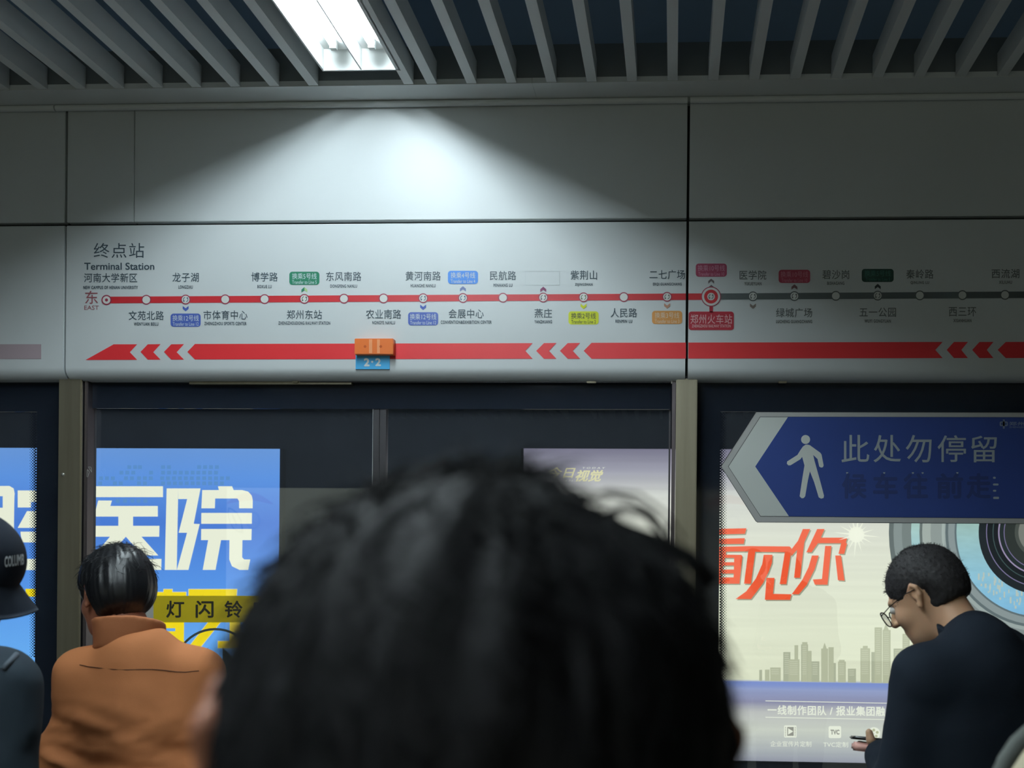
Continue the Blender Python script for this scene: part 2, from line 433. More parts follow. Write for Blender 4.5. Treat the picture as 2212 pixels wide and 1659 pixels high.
# twin tube fluorescent fixture in the slats
M_refl = mat('white_reflector', (238, 240, 238), .35)
M_tube = bpy.data.materials.new('fluorescent_tube'); M_tube.use_nodes = True
_b = M_tube.node_tree.nodes['Principled BSDF']; _b.inputs['Emission Color'].default_value = (.84, .98, 1.04, 1); _b.inputs['Emission Strength'].default_value = TUBE
def fixture(x0, x1, y0, y1, label):
    f = tag(empty('fluorescent_light', ((x0+x1)/2, y0, Z_S)), label, 'ceiling light', 'twin tube lights recessed in the slatted ceiling')
    t = .007; hz = .085
    box('housing', (x0-t, y0-t, Z_S+hz), (x1+t, y1+t, Z_S+hz+.03), M_refl, f)
    for a, b in (((x0-t, y0-t), (x0, y1+t)), ((x1, y0-t), (x1+t, y1+t)), ((x0, y0-t), (x1, y0)), ((x0, y1), (x1, y1+t))):
        box('side_wall', (a[0], a[1], Z_S), (b[0], b[1], Z_S+hz), M_refl, f)
    xc = (x0+x1)/2
    box('divider', (xc-.003, y0, Z_S+.001), (xc+.003, y1, Z_S+hz), M_refl, f)
    for c in ((x0+xc)/2, (xc+x1)/2):
        box('reflector', (c-.03, y0+.03, Z_S+.066), (c+.03, y1-.03, Z_S+.084), M_refl, f)
        z = Z_S+.045; r = .013
        n = 16; vs = []; 
        for yy in (y0+.11, y1-.11): vs += [(c+r*math.cos(2*math.pi*i/n), yy, z+r*math.sin(2*math.pi*i/n)) for i in range(n)]
        fs = [(i, (i+1) % n, n+(i+1) % n, n+i) for i in range(n)]+[tuple(range(n))[::-1], tuple(range(n, 2*n))]
        tb = mesh('tube', vs, fs, M_tube, f, True)
        for yy, s in ((y0+.11, -1), (y1-.11, 1)):
            box('lamp_holder', (c-.012, min(yy, yy+s*.02), Z_S+.03), (c+.012, max(yy, yy+s*.02), Z_S+.07), M_refl, f)
    return f
fixture(fx0, fx1, 2.45, 3.73, 'bright twin tube light in the ceiling, nearest the grey fascia')
fixture(fx0, fx1, 1.10, 2.38, 'added unseen twin tube light in the ceiling, second from the grey fascia')  # unseen, added to brighten the lower fascia
fixture(fx0, fx1, -.25, 1.03, 'added unseen twin tube light in the ceiling, third from the grey fascia')  # out of view, added to flatten the light down the fascia
fixture(fx0, fx1, -1.60, -.32, 'added unseen twin tube light in the ceiling, farthest from the grey fascia')  # added behind the viewer for more light, out of view

# platform floor, side and back walls, track side
def st(name, a, b, m, label=None):
    return tag(box(name, a, b, m), label, kind='structure')
X_A, X_B = XL-2*PITCH, XL+3*PITCH
st('floor', (X_A, -5.2, -.1), (X_B, 4.14, 0), M_floor)
st('wall_back', (X_A, -5.3, 0), (X_B, -5.2, Z_S+.8), mat('back_wall_paint', (80, 82, 82), .6))
st('wall_left', (X_A-.1, -5.3, 0), (X_A, 4.14, Z_S+.8), mat('side_wall_paint', (66, 68, 68), .7))
st('wall_right', (X_B, -5.3, 0), (X_B+.1, 4.14, Z_S+.8), mat('side_wall_paint', (66, 68, 68), .7))
st('track_bed', (X_A, 4.14, -1.2), (X_B, 6.7, -1.1), M_tunnel)
st('wall_tunnel', (X_A, 6.56, -1.1), (X_B, 6.7, 4.3), M_tunnel)
st('ceiling_tunnel', (X_A, 4.06, 4.3), (X_B, 6.7, 4.4), M_tunnel)

# door posts
def post(px0, px1, label, jamb):
    a, b = xat(px0, 4.03), xat(px1, 4.03)
    t = tag(empty('door_post', ((a+b)/2, 4.05, 0)), label, 'post')
    box('front_cover', (a, 4.03, 0), (b, 4.045, ZB+.01), M_steel, t, .003)
    box('core', (a+.004, 4.045, 0), (b-.004, 4.085, ZB+.01), M_steeld, t)
    for s in jamb:
        x = a-.017 if s < 0 else b+.001
        box('jamb_strip', (x, 4.05, 0), (x+.016, 4.10, ZB), mat('jamb_steel', (120, 112, 116), .35, .85), t, .002)
    return t
post(126, 175, 'stainless steel door post at the left, behind the man in orange', (1,))
post(1460, 1506, 'stainless steel door post left of the blue arrow sign', (-1,))
a_, b_ = XL-PITCH, XL-PITCH+.1
post(126-PITCH*513, 175-PITCH*513, 'stainless steel door post beyond the left edge of the picture', ())

# glass: fixed panes left and right, two sliding leaves in the middle
YG = 4.085
def pane(name, a, b, z0, z1, Y, parent): return box(name, (a, Y, z0), (b, Y+.008, z1), M_glass, parent)
DOTR = .0028
def dots(name, cols, y0, y1, Y, parent, horizontal=False):
    """printed dot fade at the edge of the black border; cols: (pixel x, radius px)"""
    polys = []
    for ci, (c, r) in enumerate(cols):
        t = y0+(3 if ci % 2 else 0)
        while t < y1:
            polys.append(circ(t, c, r, 6) if horizontal else circ(c, t, r, 6)); t += 6
    o = flat(name, polys, Y, M_black, parent); o['kind'] = 'stuff'; return o
zg = .12; ZH = zat(884, YG)
w1 = tag(empty('window_1', (0, YG, 0)), 'fixed glass pane left of the left steel post', kind='structure')
xa, xb = xat(126-PITCH*510, 4.1), xat(134, YG)
pane('glass', xa, xb, zg, ZB+.01, YG, w1)
box('black_border', (xat(79, YG, 1100), YG-.002, zg), (xb, YG-.0005, ZB), M_black, w1)
box('black_border', (xa, YG-.002, zat(890, YG, 60)), (xat(79, YG, 1100), YG-.0005, ZB), M_black, w1)
dots('dot_fade', [(77, 2.4), (74, 2.0), (71, 1.6), (68, 1.2), (65, .9)], 893, 1420, YG-.0012, w1)
w2 = tag(empty('window_2', (0, YG, 0)), 'fixed glass pane right of the right steel post carrying the blue sign', kind='structure')
xa2, xb2 = xat(1498, YG), XL+2*PITCH
pane('glass', xa2, xb2, zg, ZB+.01, YG, w2)
box('black_border', (xa2, YG-.002, zg), (xat(1554.5, YG, 1100), YG-.0005, ZB), M_black, w2)
box('black_border', (xat(1554.5, YG, 1100), YG-.002, zat(890, YG, 1900)), (xb2, YG-.0005, ZB), M_black, w2)
dots('dot_fade', [(1556.5, 2.5), (1559.5, 2.1), (1562.5, 1.7), (1565.5, 1.3), (1568.5, .9)], 892, 1500, YG-.0012, w2)
YD = 4.10
door = tag(empty('door_1', (0, YD, 0)), 'pair of glass sliding platform doors between the two steel posts', kind='structure')
xd0, xm0, xm1, xd1 = xat(188, YD), xat(809, YD), xat(836, YD), xat(1449, YD)
for n_, (a, b, near) in enumerate(((xd0, xat(821.5, YD), 'R'), (xat(822.5, YD), xd1, 'L'))):
    leaf = empty('door_leaf', ((a+b)/2, YD, 0), door)
    pane('glass', a, b, zg, ZH+.02, YD, leaf)
    box('rail', (a, YD-.012, .03), (b, YD+.018, zg+.02), M_steeld, leaf)
    if near == 'R':
        box('stile', (xm0, YD-.012, zg), (b, YD+.02, ZH+.02), M_steeld, leaf)
        box('stile', (a, YD-.002, zg), (xat(203, YD), YD+.02, ZH+.02), M_steeld, leaf)
        box('edge_seal', (xm0-.004, YD-.014, zg), (xm0-.001, YD-.002, zat(880, YD, 809)), mat('polished_edge', (215, 220, 225), .2, .6), leaf)
    else:
        box('stile', (a, YD-.012, zg), (xm1, YD+.02, ZH+.02), M_steeld, leaf)
        box('stile', (xat(1445, YD), YD-.002, zg), (b, YD+.02, ZH+.02), M_steeld, leaf)
tag(box('door_header', (xd0, YG-.002, ZH), (xd1, YG+.001, ZB+.012), M_black), kind='structure')
tag(box('threshold', (X_A, 4.03, 0), (X_B, 4.14, .03), M_steeld), kind='structure')
tr = tag(empty('trim_1', (0, 4.06, ZB)), kind='structure')
box('strip', (xat(410, 4.06, 823), 4.055, ZB-.012), (xat(760, 4.06, 823), 4.075, ZB-.001), M_steel, tr)
box('strip', (xat(650, 4.06, 826), 4.05, ZB-.004), (xat(1450, 4.06, 826), 4.06, ZB-.0005), M_steeld, tr)
for x, w in ((640, .012), (1278, .02), (1690, .018)):
    X = xat(x, 4.06, 820)
    box('latch', (X-w, 4.045, ZB-.007), (X+w, 4.065, ZB+.002), M_steel, tr, .002)
pin = tag(empty('camera_sensor'), None); bpy.data.objects.remove(pin)
sn = tag(empty('screw_cap', tuple(P(136, 1025, 4.03))), 'small round bolt head on the left steel post', 'bolt')
vs = []; 
c = P(136, 1025, 4.03)
mesh('cap', [(c[0]+.008*math.cos(i*math.pi/8)*s, c[1]-d, c[2]+.008*math.sin(i*math.pi/8)*s) for s, d in ((1, .0), (.8, .004), (.3, .006)) for i in range(16)],
     [(j*16+i, j*16+(i+1) % 16, (j+1)*16+(i+1) % 16, (j+1)*16+i) for j in range(2) for i in range(16)]+[tuple(range(32, 48))], mat('bolt_metal', (190, 188, 180), .3, .7), sn, True)

# ================================================================= ROUTE MAP
YF = 3.9990
INK = mat('print_slate', (58, 74, 84), .5); RED = mat('print_red', (196, 44, 52), .45); BAND = mat('print_bright_red', (226, 50, 56), .45)
GREY = mat('print_grey', (84, 92, 92), .5); PAPER = mat('print_white', (214, 216, 212), .45)
RIM = mat('print_maroon', (150, 52, 74), .5); EASTC = mat('print_brick', (150, 84, 92), .5)
def ly(x): return 648-(x-230)*11/1941
rm = tag(empty('route_map', tuple(P(1180, 640, 3.9995))), 'metro route map of red and grey line with station names printed on the fascia', 'map')
SEAM = 1484.3
def split(poly):
    return [q for q in (clip(poly, 0, SEAM-2.6, False), clip(poly, 0, SEAM+2.6, True)) if len(q) > 2]
flat('route_line', split([(230, ly(230)-7.2), (1536, ly(1536)-7), (1536, ly(1536)+7), (230, ly(230)+7.2)]), YF, RED, rm)
o = flat('route_line', [[(1536, ly(1536)-6.7), (2290, ly(2290)-7.2), (2290, ly(2290)+7.2), (1536, ly(1536)+6.7)]], YF, GREY, rm)
o['label'] = 'grey stretch of the line already passed'
ST = [230, 316, 401, 486.5, 571.5, 657.5, 743, 828.5, 914, 1000, 1086.5, 1173.5, 1260.5, 1347.5, 1441, 1536, 1626.5, 1716, 1805.5, 1896, 1987, 2079, 2171, 2262]
XFER = {401: (60, 80, 110), 657.5: (60, 70, 60), 914: (50, 80, 100), 1000: (50, 90, 120), 1173.5: (60, 50, 60), 1260.5: (90, 100, 60), 1441: (90, 90, 80), 1626.5: (70, 75, 75), 1716: (80, 75, 78), 1896: (75, 80, 78)}
def swirl(x, y, r, m, parent, Y, k=1.0):
    polys = arc(x, y, r, 1.4*k, 150, 255, 7)+arc(x, y, r, 1.4*k, -30, 75, 7)
    for a in (150, -30):
        t = math.radians(a); cx, cy = x+r*math.cos(t), y+r*math.sin(t)
        tx, ty = math.sin(t), -math.cos(t); nx, ny = math.cos(t), math.sin(t)
        polys.append([(cx+tx*3.2*k, cy+ty*3.2*k), (cx+nx*2.4*k, cy+ny*2.4*k), (cx-nx*2.4*k, cy-ny*2.4*k)])
    flat('transfer_symbol', polys, Y, m, parent)
for i, x in enumerate(ST):
    y = ly(x); big = x == 1536
    mk = empty('station_marker', tuple(P(x, y, YF)), rm)
    if big:
        mk['label'] = 'large ringed marker of the current station'
        flat('ring', [circ(x, y, 21.5, 40)], YF-.0004, RIM, mk); flat('ring', [circ(x, y, 19.6, 40)], YF-.0007, PAPER, mk)
        flat('ring', [circ(x, y, 15, 32)], YF-.0010, RED, mk); flat('centre', [circ(x, y, 8.2, 24)], YF-.0013, PAPER, mk)
        swirl(x, y, 4.6, GREY, mk, YF-.0016)
        continue
    red = x < 1536
    flat('ring', [circ(x, y, 10.6 if i else 11, 28)], YF-.0004, RIM if red else GREY, mk)
    flat('centre', [circ(x, y, 8.3, 24)], YF-.0007, PAPER, mk)
    if i == 0: flat('dot', [circ(x, y, 3.4, 16)], YF-.0010, RIM, mk)
    if x in XFER: swirl(x, y, 5.0, mat('swirl_%d' % int(x), XFER[x], .5), mk, YF-.0010)
def name_(x, cn, w, en, we, up, ink=INK):
    y = ly(x); t = empty('station_name', tuple(P(x, y-(48 if up else -34), YF)), rm)
    yc = y-48 if up else y+34; ye = y-27 if up else y+52.3
    if x > 1500: yc, ye = (y-46, y-27.2) if up else (y+36, y+55)
    text(cn, x-w/2, yc-10, x+w/2, yc+10, YF, ink, t, bold=.006, space=1.06)
    text(en, x-we/2, ye-3.6, x+we/2, ye+3.6, YF, ink, t, bold=.03, space=1.15, name='pinyin')
name_(239, '河南大学新区', 115, 'NEW CAMPUS OF HENAN UNIVERSITY', 118, True)
for a in ((316, '文苑北路', 76, 'WENYUAN BEILU', 53, 0), (401, '龙子湖', 57, 'LONGZIHU', 31, 1), (487, '市体育中心', 95, 'ZHENGZHOU SPORTS CENTER', 91, 0),
          (571.5, '博学路', 57, 'BOXUE LU', 31, 1), (657.5, '郑州东站', 76, 'ZHENGZHOUDONG RAILWAY STATION', 112, 0), (742.5, '东风南路', 76, 'DONGFENG NANLU', 58, 1),
          (828.5, '农业南路', 76, 'NONGYE NANLU', 49, 0), (914, '黄河南路', 76, 'HUANGHE NANLU', 54, 1), (1007, '会展中心', 76, 'CONVENTION&EXHIBITION CENTER', 110, 0),
          (1086.5, '民航路', 57, 'MINHANG LU', 41, 1), (1173.5, '燕庄', 38, 'YANZHUANG', 38, 0), (1261, '紫荆山', 57, 'ZIJINGSHAN', 38, 1),
          (1347.5, '人民路', 57, 'RENMIN LU', 36, 0), (1441.5, '二七广场', 77, 'ERQI GUANGCHANG', 62, 1), (1626.5, '医学院', 58, 'YIXUEYUAN', 37, 1),
          (1715.5, '绿城广场', 78, 'LUCHENG GUANGCHANG', 78, 0), (1805.5, '碧沙岗', 58, 'BISHAGANG', 37, 1), (1896, '五一公园', 79, 'WUYI GONGYUAN', 57, 0),
          (1987, '秦岭路', 59, 'QINLING LU', 40, 1), (2079, '西三环', 59, 'XISANHUAN', 39, 0), (2172, '西流湖', 60, 'XILIUHU', 28, 1)):
    name_(a[0], a[1], a[2], a[3], a[4], a[5], INK if a[0] < 1500 else mat('print_faded_grey', (96, 102, 102), .5))
tt = empty('terminal_note', tuple(P(257, 550, YF)), rm)
text('终点站', 202.5, 525, 311.5, 557, YF, INK, tt, bold=0, space=1.12)
text('Terminal Station', 182, 567.3, 333.5, 583, YF, INK, tt, bold=.016)
te = empty('direction_note', tuple(P(197, 650, YF)), rm)
text('东', 184, 628, 211.5, 656.5, YF, EASTC, te, bold=.006); text('EAST', 182, 660, 213.5, 669.3, YF, EASTC, te)
def chevron(x, y, up, m, par, w=6.4, half=None):
    s = -1 if up else 1; h = 5.5
    L = [(x-w, y-s*h), (x, y-s*.5), (x, y+s*h+s*.8), (x-w, y+s*.8)]
    Rr = [(x+w, y-s*h), (x, y-s*.5), (x, y+s*h+s*.8), (x+w, y+s*.8)]
    flat('chevron', [L], YF, m, par); flat('chevron', [Rr], YF, half or m, par)
def badge(x, cn, en, up, rgb, ink=(200, 210, 215), w=65, dx=0, cy=None, chev=None, half=None):
    y = ly(x); yc = cy if cy else (y-44.5 if up else y+44.5)
    m = mat('badge_%d_%d_%d' % rgb, rgb, .45); mi = mat('badge_ink_%d_%d_%d' % ink, ink, .5)
    b = empty('transfer_badge', tuple(P(x, yc, YF)), rm)
    flat('plate', [rrect(x-w/2, yc-14.2, x+w/2, yc+14.2, 6.5)], YF, m, b)
    text(cn, x-26.5*(w/65)-(2 if len(cn) > 5 else 0), yc-11, x+26.5*(w/65)+(2 if len(cn) > 5 else 0), yc+2.2, YF-.0004, mi, b, bold=.004)
    text(en, x-26.5-(1.5 if len(cn) > 5 else 0), yc+4.6, x+26.5+(1.5 if len(cn) > 5 else 0), yc+12.2, YF-.0004, mi, b, bold=.004)
    chevron(x, (y-19.2) if up else (y+19.3), up, mat('chev_%d_%d_%d' % (chev or rgb), chev or rgb, .5), b, half=half)
badge(401, '换乘12号线', 'Transfer to Line 12', False, (72, 96, 176))
badge(657.5, '换乘5号线', 'Transfer to Line 5', True, (38, 122, 92), half=mat('chev_light_green', (172, 206, 140), .5))
badge(914, '换乘12号线', 'Transfer to Line 12', False, (72, 96, 176))
badge(1000, '换乘4号线', 'Transfer to Line 4', True, (62, 134, 222), chev=(110, 124, 170))
badge(1260.5, '换乘2号线', 'Transfer to Line 2', False, (205, 212, 10), (50, 60, 30))
badge(1441, '换乘3号线', 'Transfer to Line 3', False, (216, 150, 78), (225, 205, 180), chev=(190, 140, 115))
badge(1536.5, '换乘10号线', 'Transfer to Line 10', True, (160, 62, 92), (205, 150, 170), w=67, cy=583.5, chev=(98, 88, 90))
badge(1716, '换乘10号线', 'Transfer to Line 10', True, (165, 55, 78), (205, 140, 155), w=68, cy=597, chev=(120, 84, 90))
badge(1896, '换乘5号线', 'Transfer to Line 5', True, (24, 60, 50), (60, 110, 94), w=69, cy=595, chev=(44, 50, 52))
chevron(1173.5, 625.5, True, mat('chev_plum', (128, 54, 96), .5), rm); chevron(1626.5, 661, False, mat('chev_taupe', (130, 118, 112), .5), rm)
flat('chevron', [[(1530, 607), (1536.3, 602), (1536.3, 607), (1530, 613)], [(1542.5, 607), (1536.3, 602), (1536.3, 607), (1542.5, 613)]], YF, mat('chev_98_88_90', (98, 88, 90), .5), rm)
cb = empty('current_station_box', tuple(P(1536, 693, YF)), rm)
flat('plate', [rect(1532.5, 660, 1540, 675), rrect(1487.5, 673, 1585, 713, 6)], YF-.0002, mat('print_crimson', (176, 38, 56), .45), cb)
PINKI = mat('print_pale_pink', (226, 190, 190), .5)
text('郑州火车站', 1491.5, 679, 1581.5, 699.5, YF-.0006, PINKI, cb, bold=.004, space=1.06)
text('ZHENGZHOU RAILWAY STATION', 1494.5, 701, 1578.5, 707.5, YF-.0006, PINKI, cb, bold=.02, space=1.1)
# faint outline left by a removed badge
flat('removed_badge_outline', lines(rect(1134.5, 585.5, 1208.5, 615.5), .7), YF, mat('faint_outline', (200, 205, 206), .5), rm)

# direction band with chevrons
db = tag(empty('direction_band', tuple(P(1180, 758, 3.9995))), 'broad red band with white arrowhead gaps under the route map', 'arrow band')
def c3(pts, ox=150): return [(ox+x/3.16, 500+y/3.16) for x, y in pts]
def c5(pts): return [(1400+x/2.724, 500+y/2.724) for x, y in pts]
flat('arrow_tail', [c3([(110, 877), (302, 770), (462, 770), (412, 824), (462, 876)])], YF, BAND, db)
for s in (0, 160): flat('arrowhead', [c3([(485+s, 822), (535+s, 770), (622+s, 769), (572+s, 824), (622+s, 875), (535+s, 875)])], YF, BAND, db)
flat('arrow_shaft', [c3([(805, 822), (857, 767.5), (857, 873.5)]), [(150+857/3.16, 743), (1150.6, 741.2), (1134.8, 757.9), (1150.6, 775), (150+857/3.16, 776.4)]], YF, BAND, db)
for s in (0, 162): flat('arrowhead', [c3([(1132+s, 815), (1185+s, 762), (1270+s, 761), (1220+s, 815), (1270+s, 869), (1185+s, 869)], 800)], YF, BAND, db)
flat('arrow_shaft', split([(1260.8, 757.9), (1277.8, 740.5), (2036.2, 738.6), (2020.4, 755.9), (2036.2, 773.5), (1277.8, 775)]), YF, BAND, db)
for s in (0, 150): flat('arrowhead', [c5([(1757+s, 697), (1800+s, 650), (1882+s, 650), (1843+s, 697), (1882+s, 745), (1800+s, 745)])], YF, BAND, db)
flat('arrow_shaft', [[(2155, 755.8), (2172.6, 738.6), (2330, 738), (2330, 773), (2172.6, 773.5)]], YF, BAND, db)
flat('arrow_shaft', [[(-200, 743.5), (89, 743.5), (89, 775.5), (-200, 775.5)]], YF, mat('faded_band_pink', (178, 160, 166), .5), db)['label'] = 'faded pink end of the band on the left panel'

# orange door indicator lamp box and the blue number plate
ind = tag(empty('door_indicator_box', tuple(P(807, 748, 3.98))), 'small orange plastic lamp box screwed over the red band above the door', 'indicator')
q0 = P(765.5, 765.5, 3.965); q1 = P(849.5, 731, 3.965)
OR = mat('orange_plastic', (232, 118, 52), .35); ORD = mat('orange_plastic_hole', (196, 84, 16), .5); ORL = mat('tape_strip', (240, 158, 110), .3)
bm_o = box('shell', (q0[0], 3.965, q0[2]), (q1[0], 4.0, q1[2]), OR, ind, .002)
for x in (788.5, 822.5): flat('screw', [circ(x, 748.5, 3.0, 12)], 3.9645, ORD, ind)
for a, b in ((797, 804), (814.5, 820.5)): flat('tape', [rect(a, 733, b, 763)], 3.9646, ORL, ind)
npz = tag(empty('door_number_plate', tuple(P(805, 782, 3.99))), 'sky blue plate reading 2·2 under the orange lamp box', 'number plate')
box('plate', (P(768, 797, 3.995)[0], 3.995, P(768, 797.5, 3.995)[2]), (P(841.5, 797, 3.995)[0], 3.9995, q0[2]+.01), mat('sky_blue_plate', (84, 190, 250), .35), npz, .0006)
WH = mat('plate_white', (236, 242, 244), .4)
text('2', 786, 773.5, 798.5, 791.5, 3.9945, WH, npz, bold=.045); text('2', 810.5, 773.5, 823, 791, 3.9945, WH, npz, bold=.045)
flat('dot', [circ(804, 781.5, 2.3, 14)], 3.9945, WH, npz)

# ================================================================= BLUE ARROW SIGN
YS = YG-.008
sg = tag(empty('arrow_sign', tuple(P(1900, 1010, YS))), 'blue and silver arrow sign with walking figure stuck on the right glass pane', 'sign')
SIL = mat('silver_film', (222, 227, 222), .45); SILR = mat('silver_rim', (196, 196, 194), .42)
def c7(pts): return [(1540+x/6.38, 880+y/6.38) for x, y in pts]
XE = 2420
outer = c7([(595, 62)])+[(XE, 891.5), (XE, 1132.5)]+c7([(615, 1582), (590, 1565), (112, 812)])
flat('plate', [outer], YS, SILR, sg, .004)
inner = c7([(652, 130)])+[(XE-14, 902), (XE-14, 1121)]+c7([(655, 1500), (212, 815)])
flat('face', [inner], YS-.0004, SIL, sg)
flat('outline', lines(outer, 1.1)+lines(inner, .9), YS-.0008, mat('sign_line', (52, 56, 60), .5), sg)
flat('blue_field', [c7([(1035, 132)])+[(XE-14, 902), (XE-14, 1121)]+c7([(1048, 1501), (583, 815)])], YS-.0012, mat('sign_blue', (50, 76, 150), .4), sg)
pg = empty('walking_figure', tuple(P(1740, 1010, YS)), sg)
flat('head', [[(1540+(1277+62*math.cos(t/14*math.pi))/6.38, 880+(443+62*math.sin(t/14*math.pi))/6.38) for t in range(28)]], YS-.0018, SIL, pg)
body_ = [(1240, 540), (1275, 515), (1300, 512), (1335, 520), (1480, 625), (1497, 650), (1526, 800), (1515, 825), (1490, 830), (1465, 815), (1442, 712), (1382, 655),
         (1400, 735), (1470, 985), (1531, 1215), (1525, 1248), (1492, 1258), (1458, 1240), (1395, 1030), (1337, 882), (1310, 1000), (1272, 1225), (1250, 1250), (1222, 1253), (1195, 1225), (1235, 960), (1262, 800), (1230, 682),
         (1205, 715), (1070, 798), (1040, 800), (1018, 775), (1024, 745), (1165, 655), (1205, 590)]
flat('body', [c7(body_)], YS-.0018, SIL, pg)
SGI = mat('sign_silver_ink', (176, 186, 190), .45)
def c8s(x, y): return 1450+x/2.903, 800+y/2.903
for ch, x0, x1, y0, y1 in (('此', 1068, 1242, 405, 577), ('处', 1268, 1440, 405, 577), ('勿', 1470, 1633, 405, 577), ('停', 1670, 1848, 407, 575), ('留', 1880, 2042, 410, 577)):
    a = c8s(x0, y0); b = c8s(x1, y1); text(ch, a[0], a[1], b[0], b[1], YS-.0018, SGI, sg, bold=.004)
GH = mat('sign_ghost', (46, 64, 122), .6)
for ch, x0, x1 in (('候', 1070, 1225), ('车', 1265, 1420), ('往', 1455, 1610), ('前', 1660, 1830), ('走', 1850, 2005)):
    a = c8s(x0, 645); b = c8s(x1, 805); text(ch, a[0], a[1], b[0], b[1], YS-.0018, GH, sg, bold=.03, name='ghost_lettering')
fr = empty('leftover_strokes', tuple(P(2155, 1050, YS)), sg)
flat('stroke', [rrect(2145, 1029.8, 2151, 1034.3, 2), rrect(2145, 1044.5, 2157, 1048.8, 1.8), rrect(2145, 1058, 2152, 1062.2, 1.8), rrect(2145.5, 1073, 2158, 1078, 1.8)], YS-.0018, SGI, fr)
for x in (1830, 1910, 1972, 1993, 2068): flat('stroke', [[(x-2.5, 1020), (x+2.5, 1020), (x+1.5, 1023.5), (x-1.5, 1023.5)]], YS-.0018, SGI, fr)
lg = empty('emblem', tuple(P(2168, 915, YS)), sg); LGI = mat('sign_emblem_ink', (140, 156, 178), .5)
flat('mark', [rrect(2159.5, 910.5, 2177, 920.5, 3), rect(2166.3, 906, 2170.3, 926)], YS-.0018, LGI, lg)
flat('mark', [rrect(2162.5, 913, 2165.5, 918, 1), rrect(2171.3, 913, 2174.3, 918, 1)], YS-.0022, mat('sign_blue', (50, 76, 150), .4), lg)
text('郑州地铁', 2180, 911, 2250, 919.5, YS-.0018, LGI, lg, bold=.02, space=1.1)
text('ZHENGZHOU METRO', 2180, 921, 2250, 924.5, YS-.0018, LGI, lg, bold=.01)

# ================================================================= STICKERS ON THE DOOR
YT = YD-.0015
sk = tag(empty('warning_strip', tuple(P(480, 1316, YT))), 'yellow warning strip sticker with dark characters on the left door leaf', 'sticker')
flat('strip', [rect(331.5, 1287, 800, 1344.5)], YT-.0006, mat('strip_yellow', (236, 208, 36), .5), sk)
flat('grey_end', [rect(290, 1287, 331.5, 1344.5)], YT-.0006, mat('strip_grey', (196, 196, 190), .5), sk)
flat('red_square', [rect(300, 1330.5, 311.5, 1337.5)], YT-.0010, mat('strip_red', (190, 70, 80), .5), sk)
SKI = mat('strip_ink', (52, 50, 38), .6)
for ch, x0 in (('灯', 359), ('闪', 422.5), ('铃', 485), ('响', 548), ('勿', 611), ('上', 674)):
    text(ch, x0, 1297.5, x0+39, 1334.5, YT-.0012, SKI, sk, bold=.02)
ds = tag(empty('door_opening_sticker', tuple(P(465, 1447, YT))), 'dark ring sticker with two triangles pointing apart on the left door leaf', 'sticker')
SG2 = mat('sticker_slate', (84, 94, 92), .6)
flat('ring', arc(465, 1447, 88, 5, 0, 360, 48), YT-.0006, SG2, ds)
flat('triangle', [[(449.6, 1399), (449.6, 1500), (395, 1448)]], YT-.0006, SG2, ds)
flat('triangle', [[(481, 1399), (481, 1494.5), (535, 1448)]], YT-.0006, SG2, ds)
fs_ = tag(empty('corner_sticker', tuple(P(192, 1018, YT))), 'small white line sticker at the edge of the left steel post', 'sticker')
flat('mark', lines([(187.5, 1030), (188.5, 1014), (193, 1019), (190, 1030)], .8)+lines([(191, 1008.5), (196.5, 1009), (198, 1020), (193.5, 1013)], .8), 4.049, mat('sticker_white', (190, 190, 186), .5), fs_)

# ================================================================= LIGHT BOXES BEYOND THE TRACK
YA = 6.5
def poster_mat(name, stops, z0, z1, streak=.06, sc=(.6, 1, 26)):
    m = bpy.data.materials.new(name); m.use_nodes = True; nt = m.node_tree; b = nt.nodes['Principled BSDF']
    b.inputs['Base Color'].default_value = (.02, .02, .02, 1); b.inputs['Roughness'].default_value = .3
    tc = nt.nodes.new('ShaderNodeTexCoord'); sp = nt.nodes.new('ShaderNodeSeparateXYZ'); mr = nt.nodes.new('ShaderNodeMapRange')
    mr.inputs['From Min'].default_value = z0; mr.inputs['From Max'].default_value = z1
    cr = nt.nodes.new('ShaderNodeValToRGB'); cr.color_ramp.elements.remove(cr.color_ramp.elements[0])
    e0 = cr.color_ramp.elements[0]; e0.position = stops[0][0]; e0.color = lin(stops[0][1])+(1,)
    for p_, c_ in stops[1:]:
        e = cr.color_ramp.elements.new(p_); e.color = lin(c_)+(1,)
    mp = nt.nodes.new('ShaderNodeMapping'); mp.inputs['Scale'].default_value = sc
    n = nt.nodes.new('ShaderNodeTexNoise'); n.inputs['Scale'].default_value = 1; n.inputs['Detail'].default_value = 3
    ad = nt.nodes.new('ShaderNodeMath'); ad.operation = 'MULTIPLY_ADD'; ad.inputs[1].default_value = streak*2; ad.inputs[2].default_value = 1-streak
    vm = nt.nodes.new('ShaderNodeVectorMath'); vm.operation = 'SCALE'
    L = nt.links.new
    L(tc.outputs['Object'], sp.inputs[0]); L(sp.outputs['Z'], mr.inputs['Value']); L(mr.outputs[0], cr.inputs[0])
    L(tc.outputs['Object'], mp.inputs[0]); L(mp.outputs[0], n.inputs['Vector']); L(n.outputs['Fac'], ad.inputs[0])
    L(cr.outputs[0], vm.inputs[0]); L(ad.outputs[0], vm.inputs['Scale']); L(vm.outputs[0], b.inputs['Emission Color'])
    b.inputs['Emission Strength'].default_value = 1.25
    return m
def zA(y, x=900): return float(P(x, y, YA)[2])
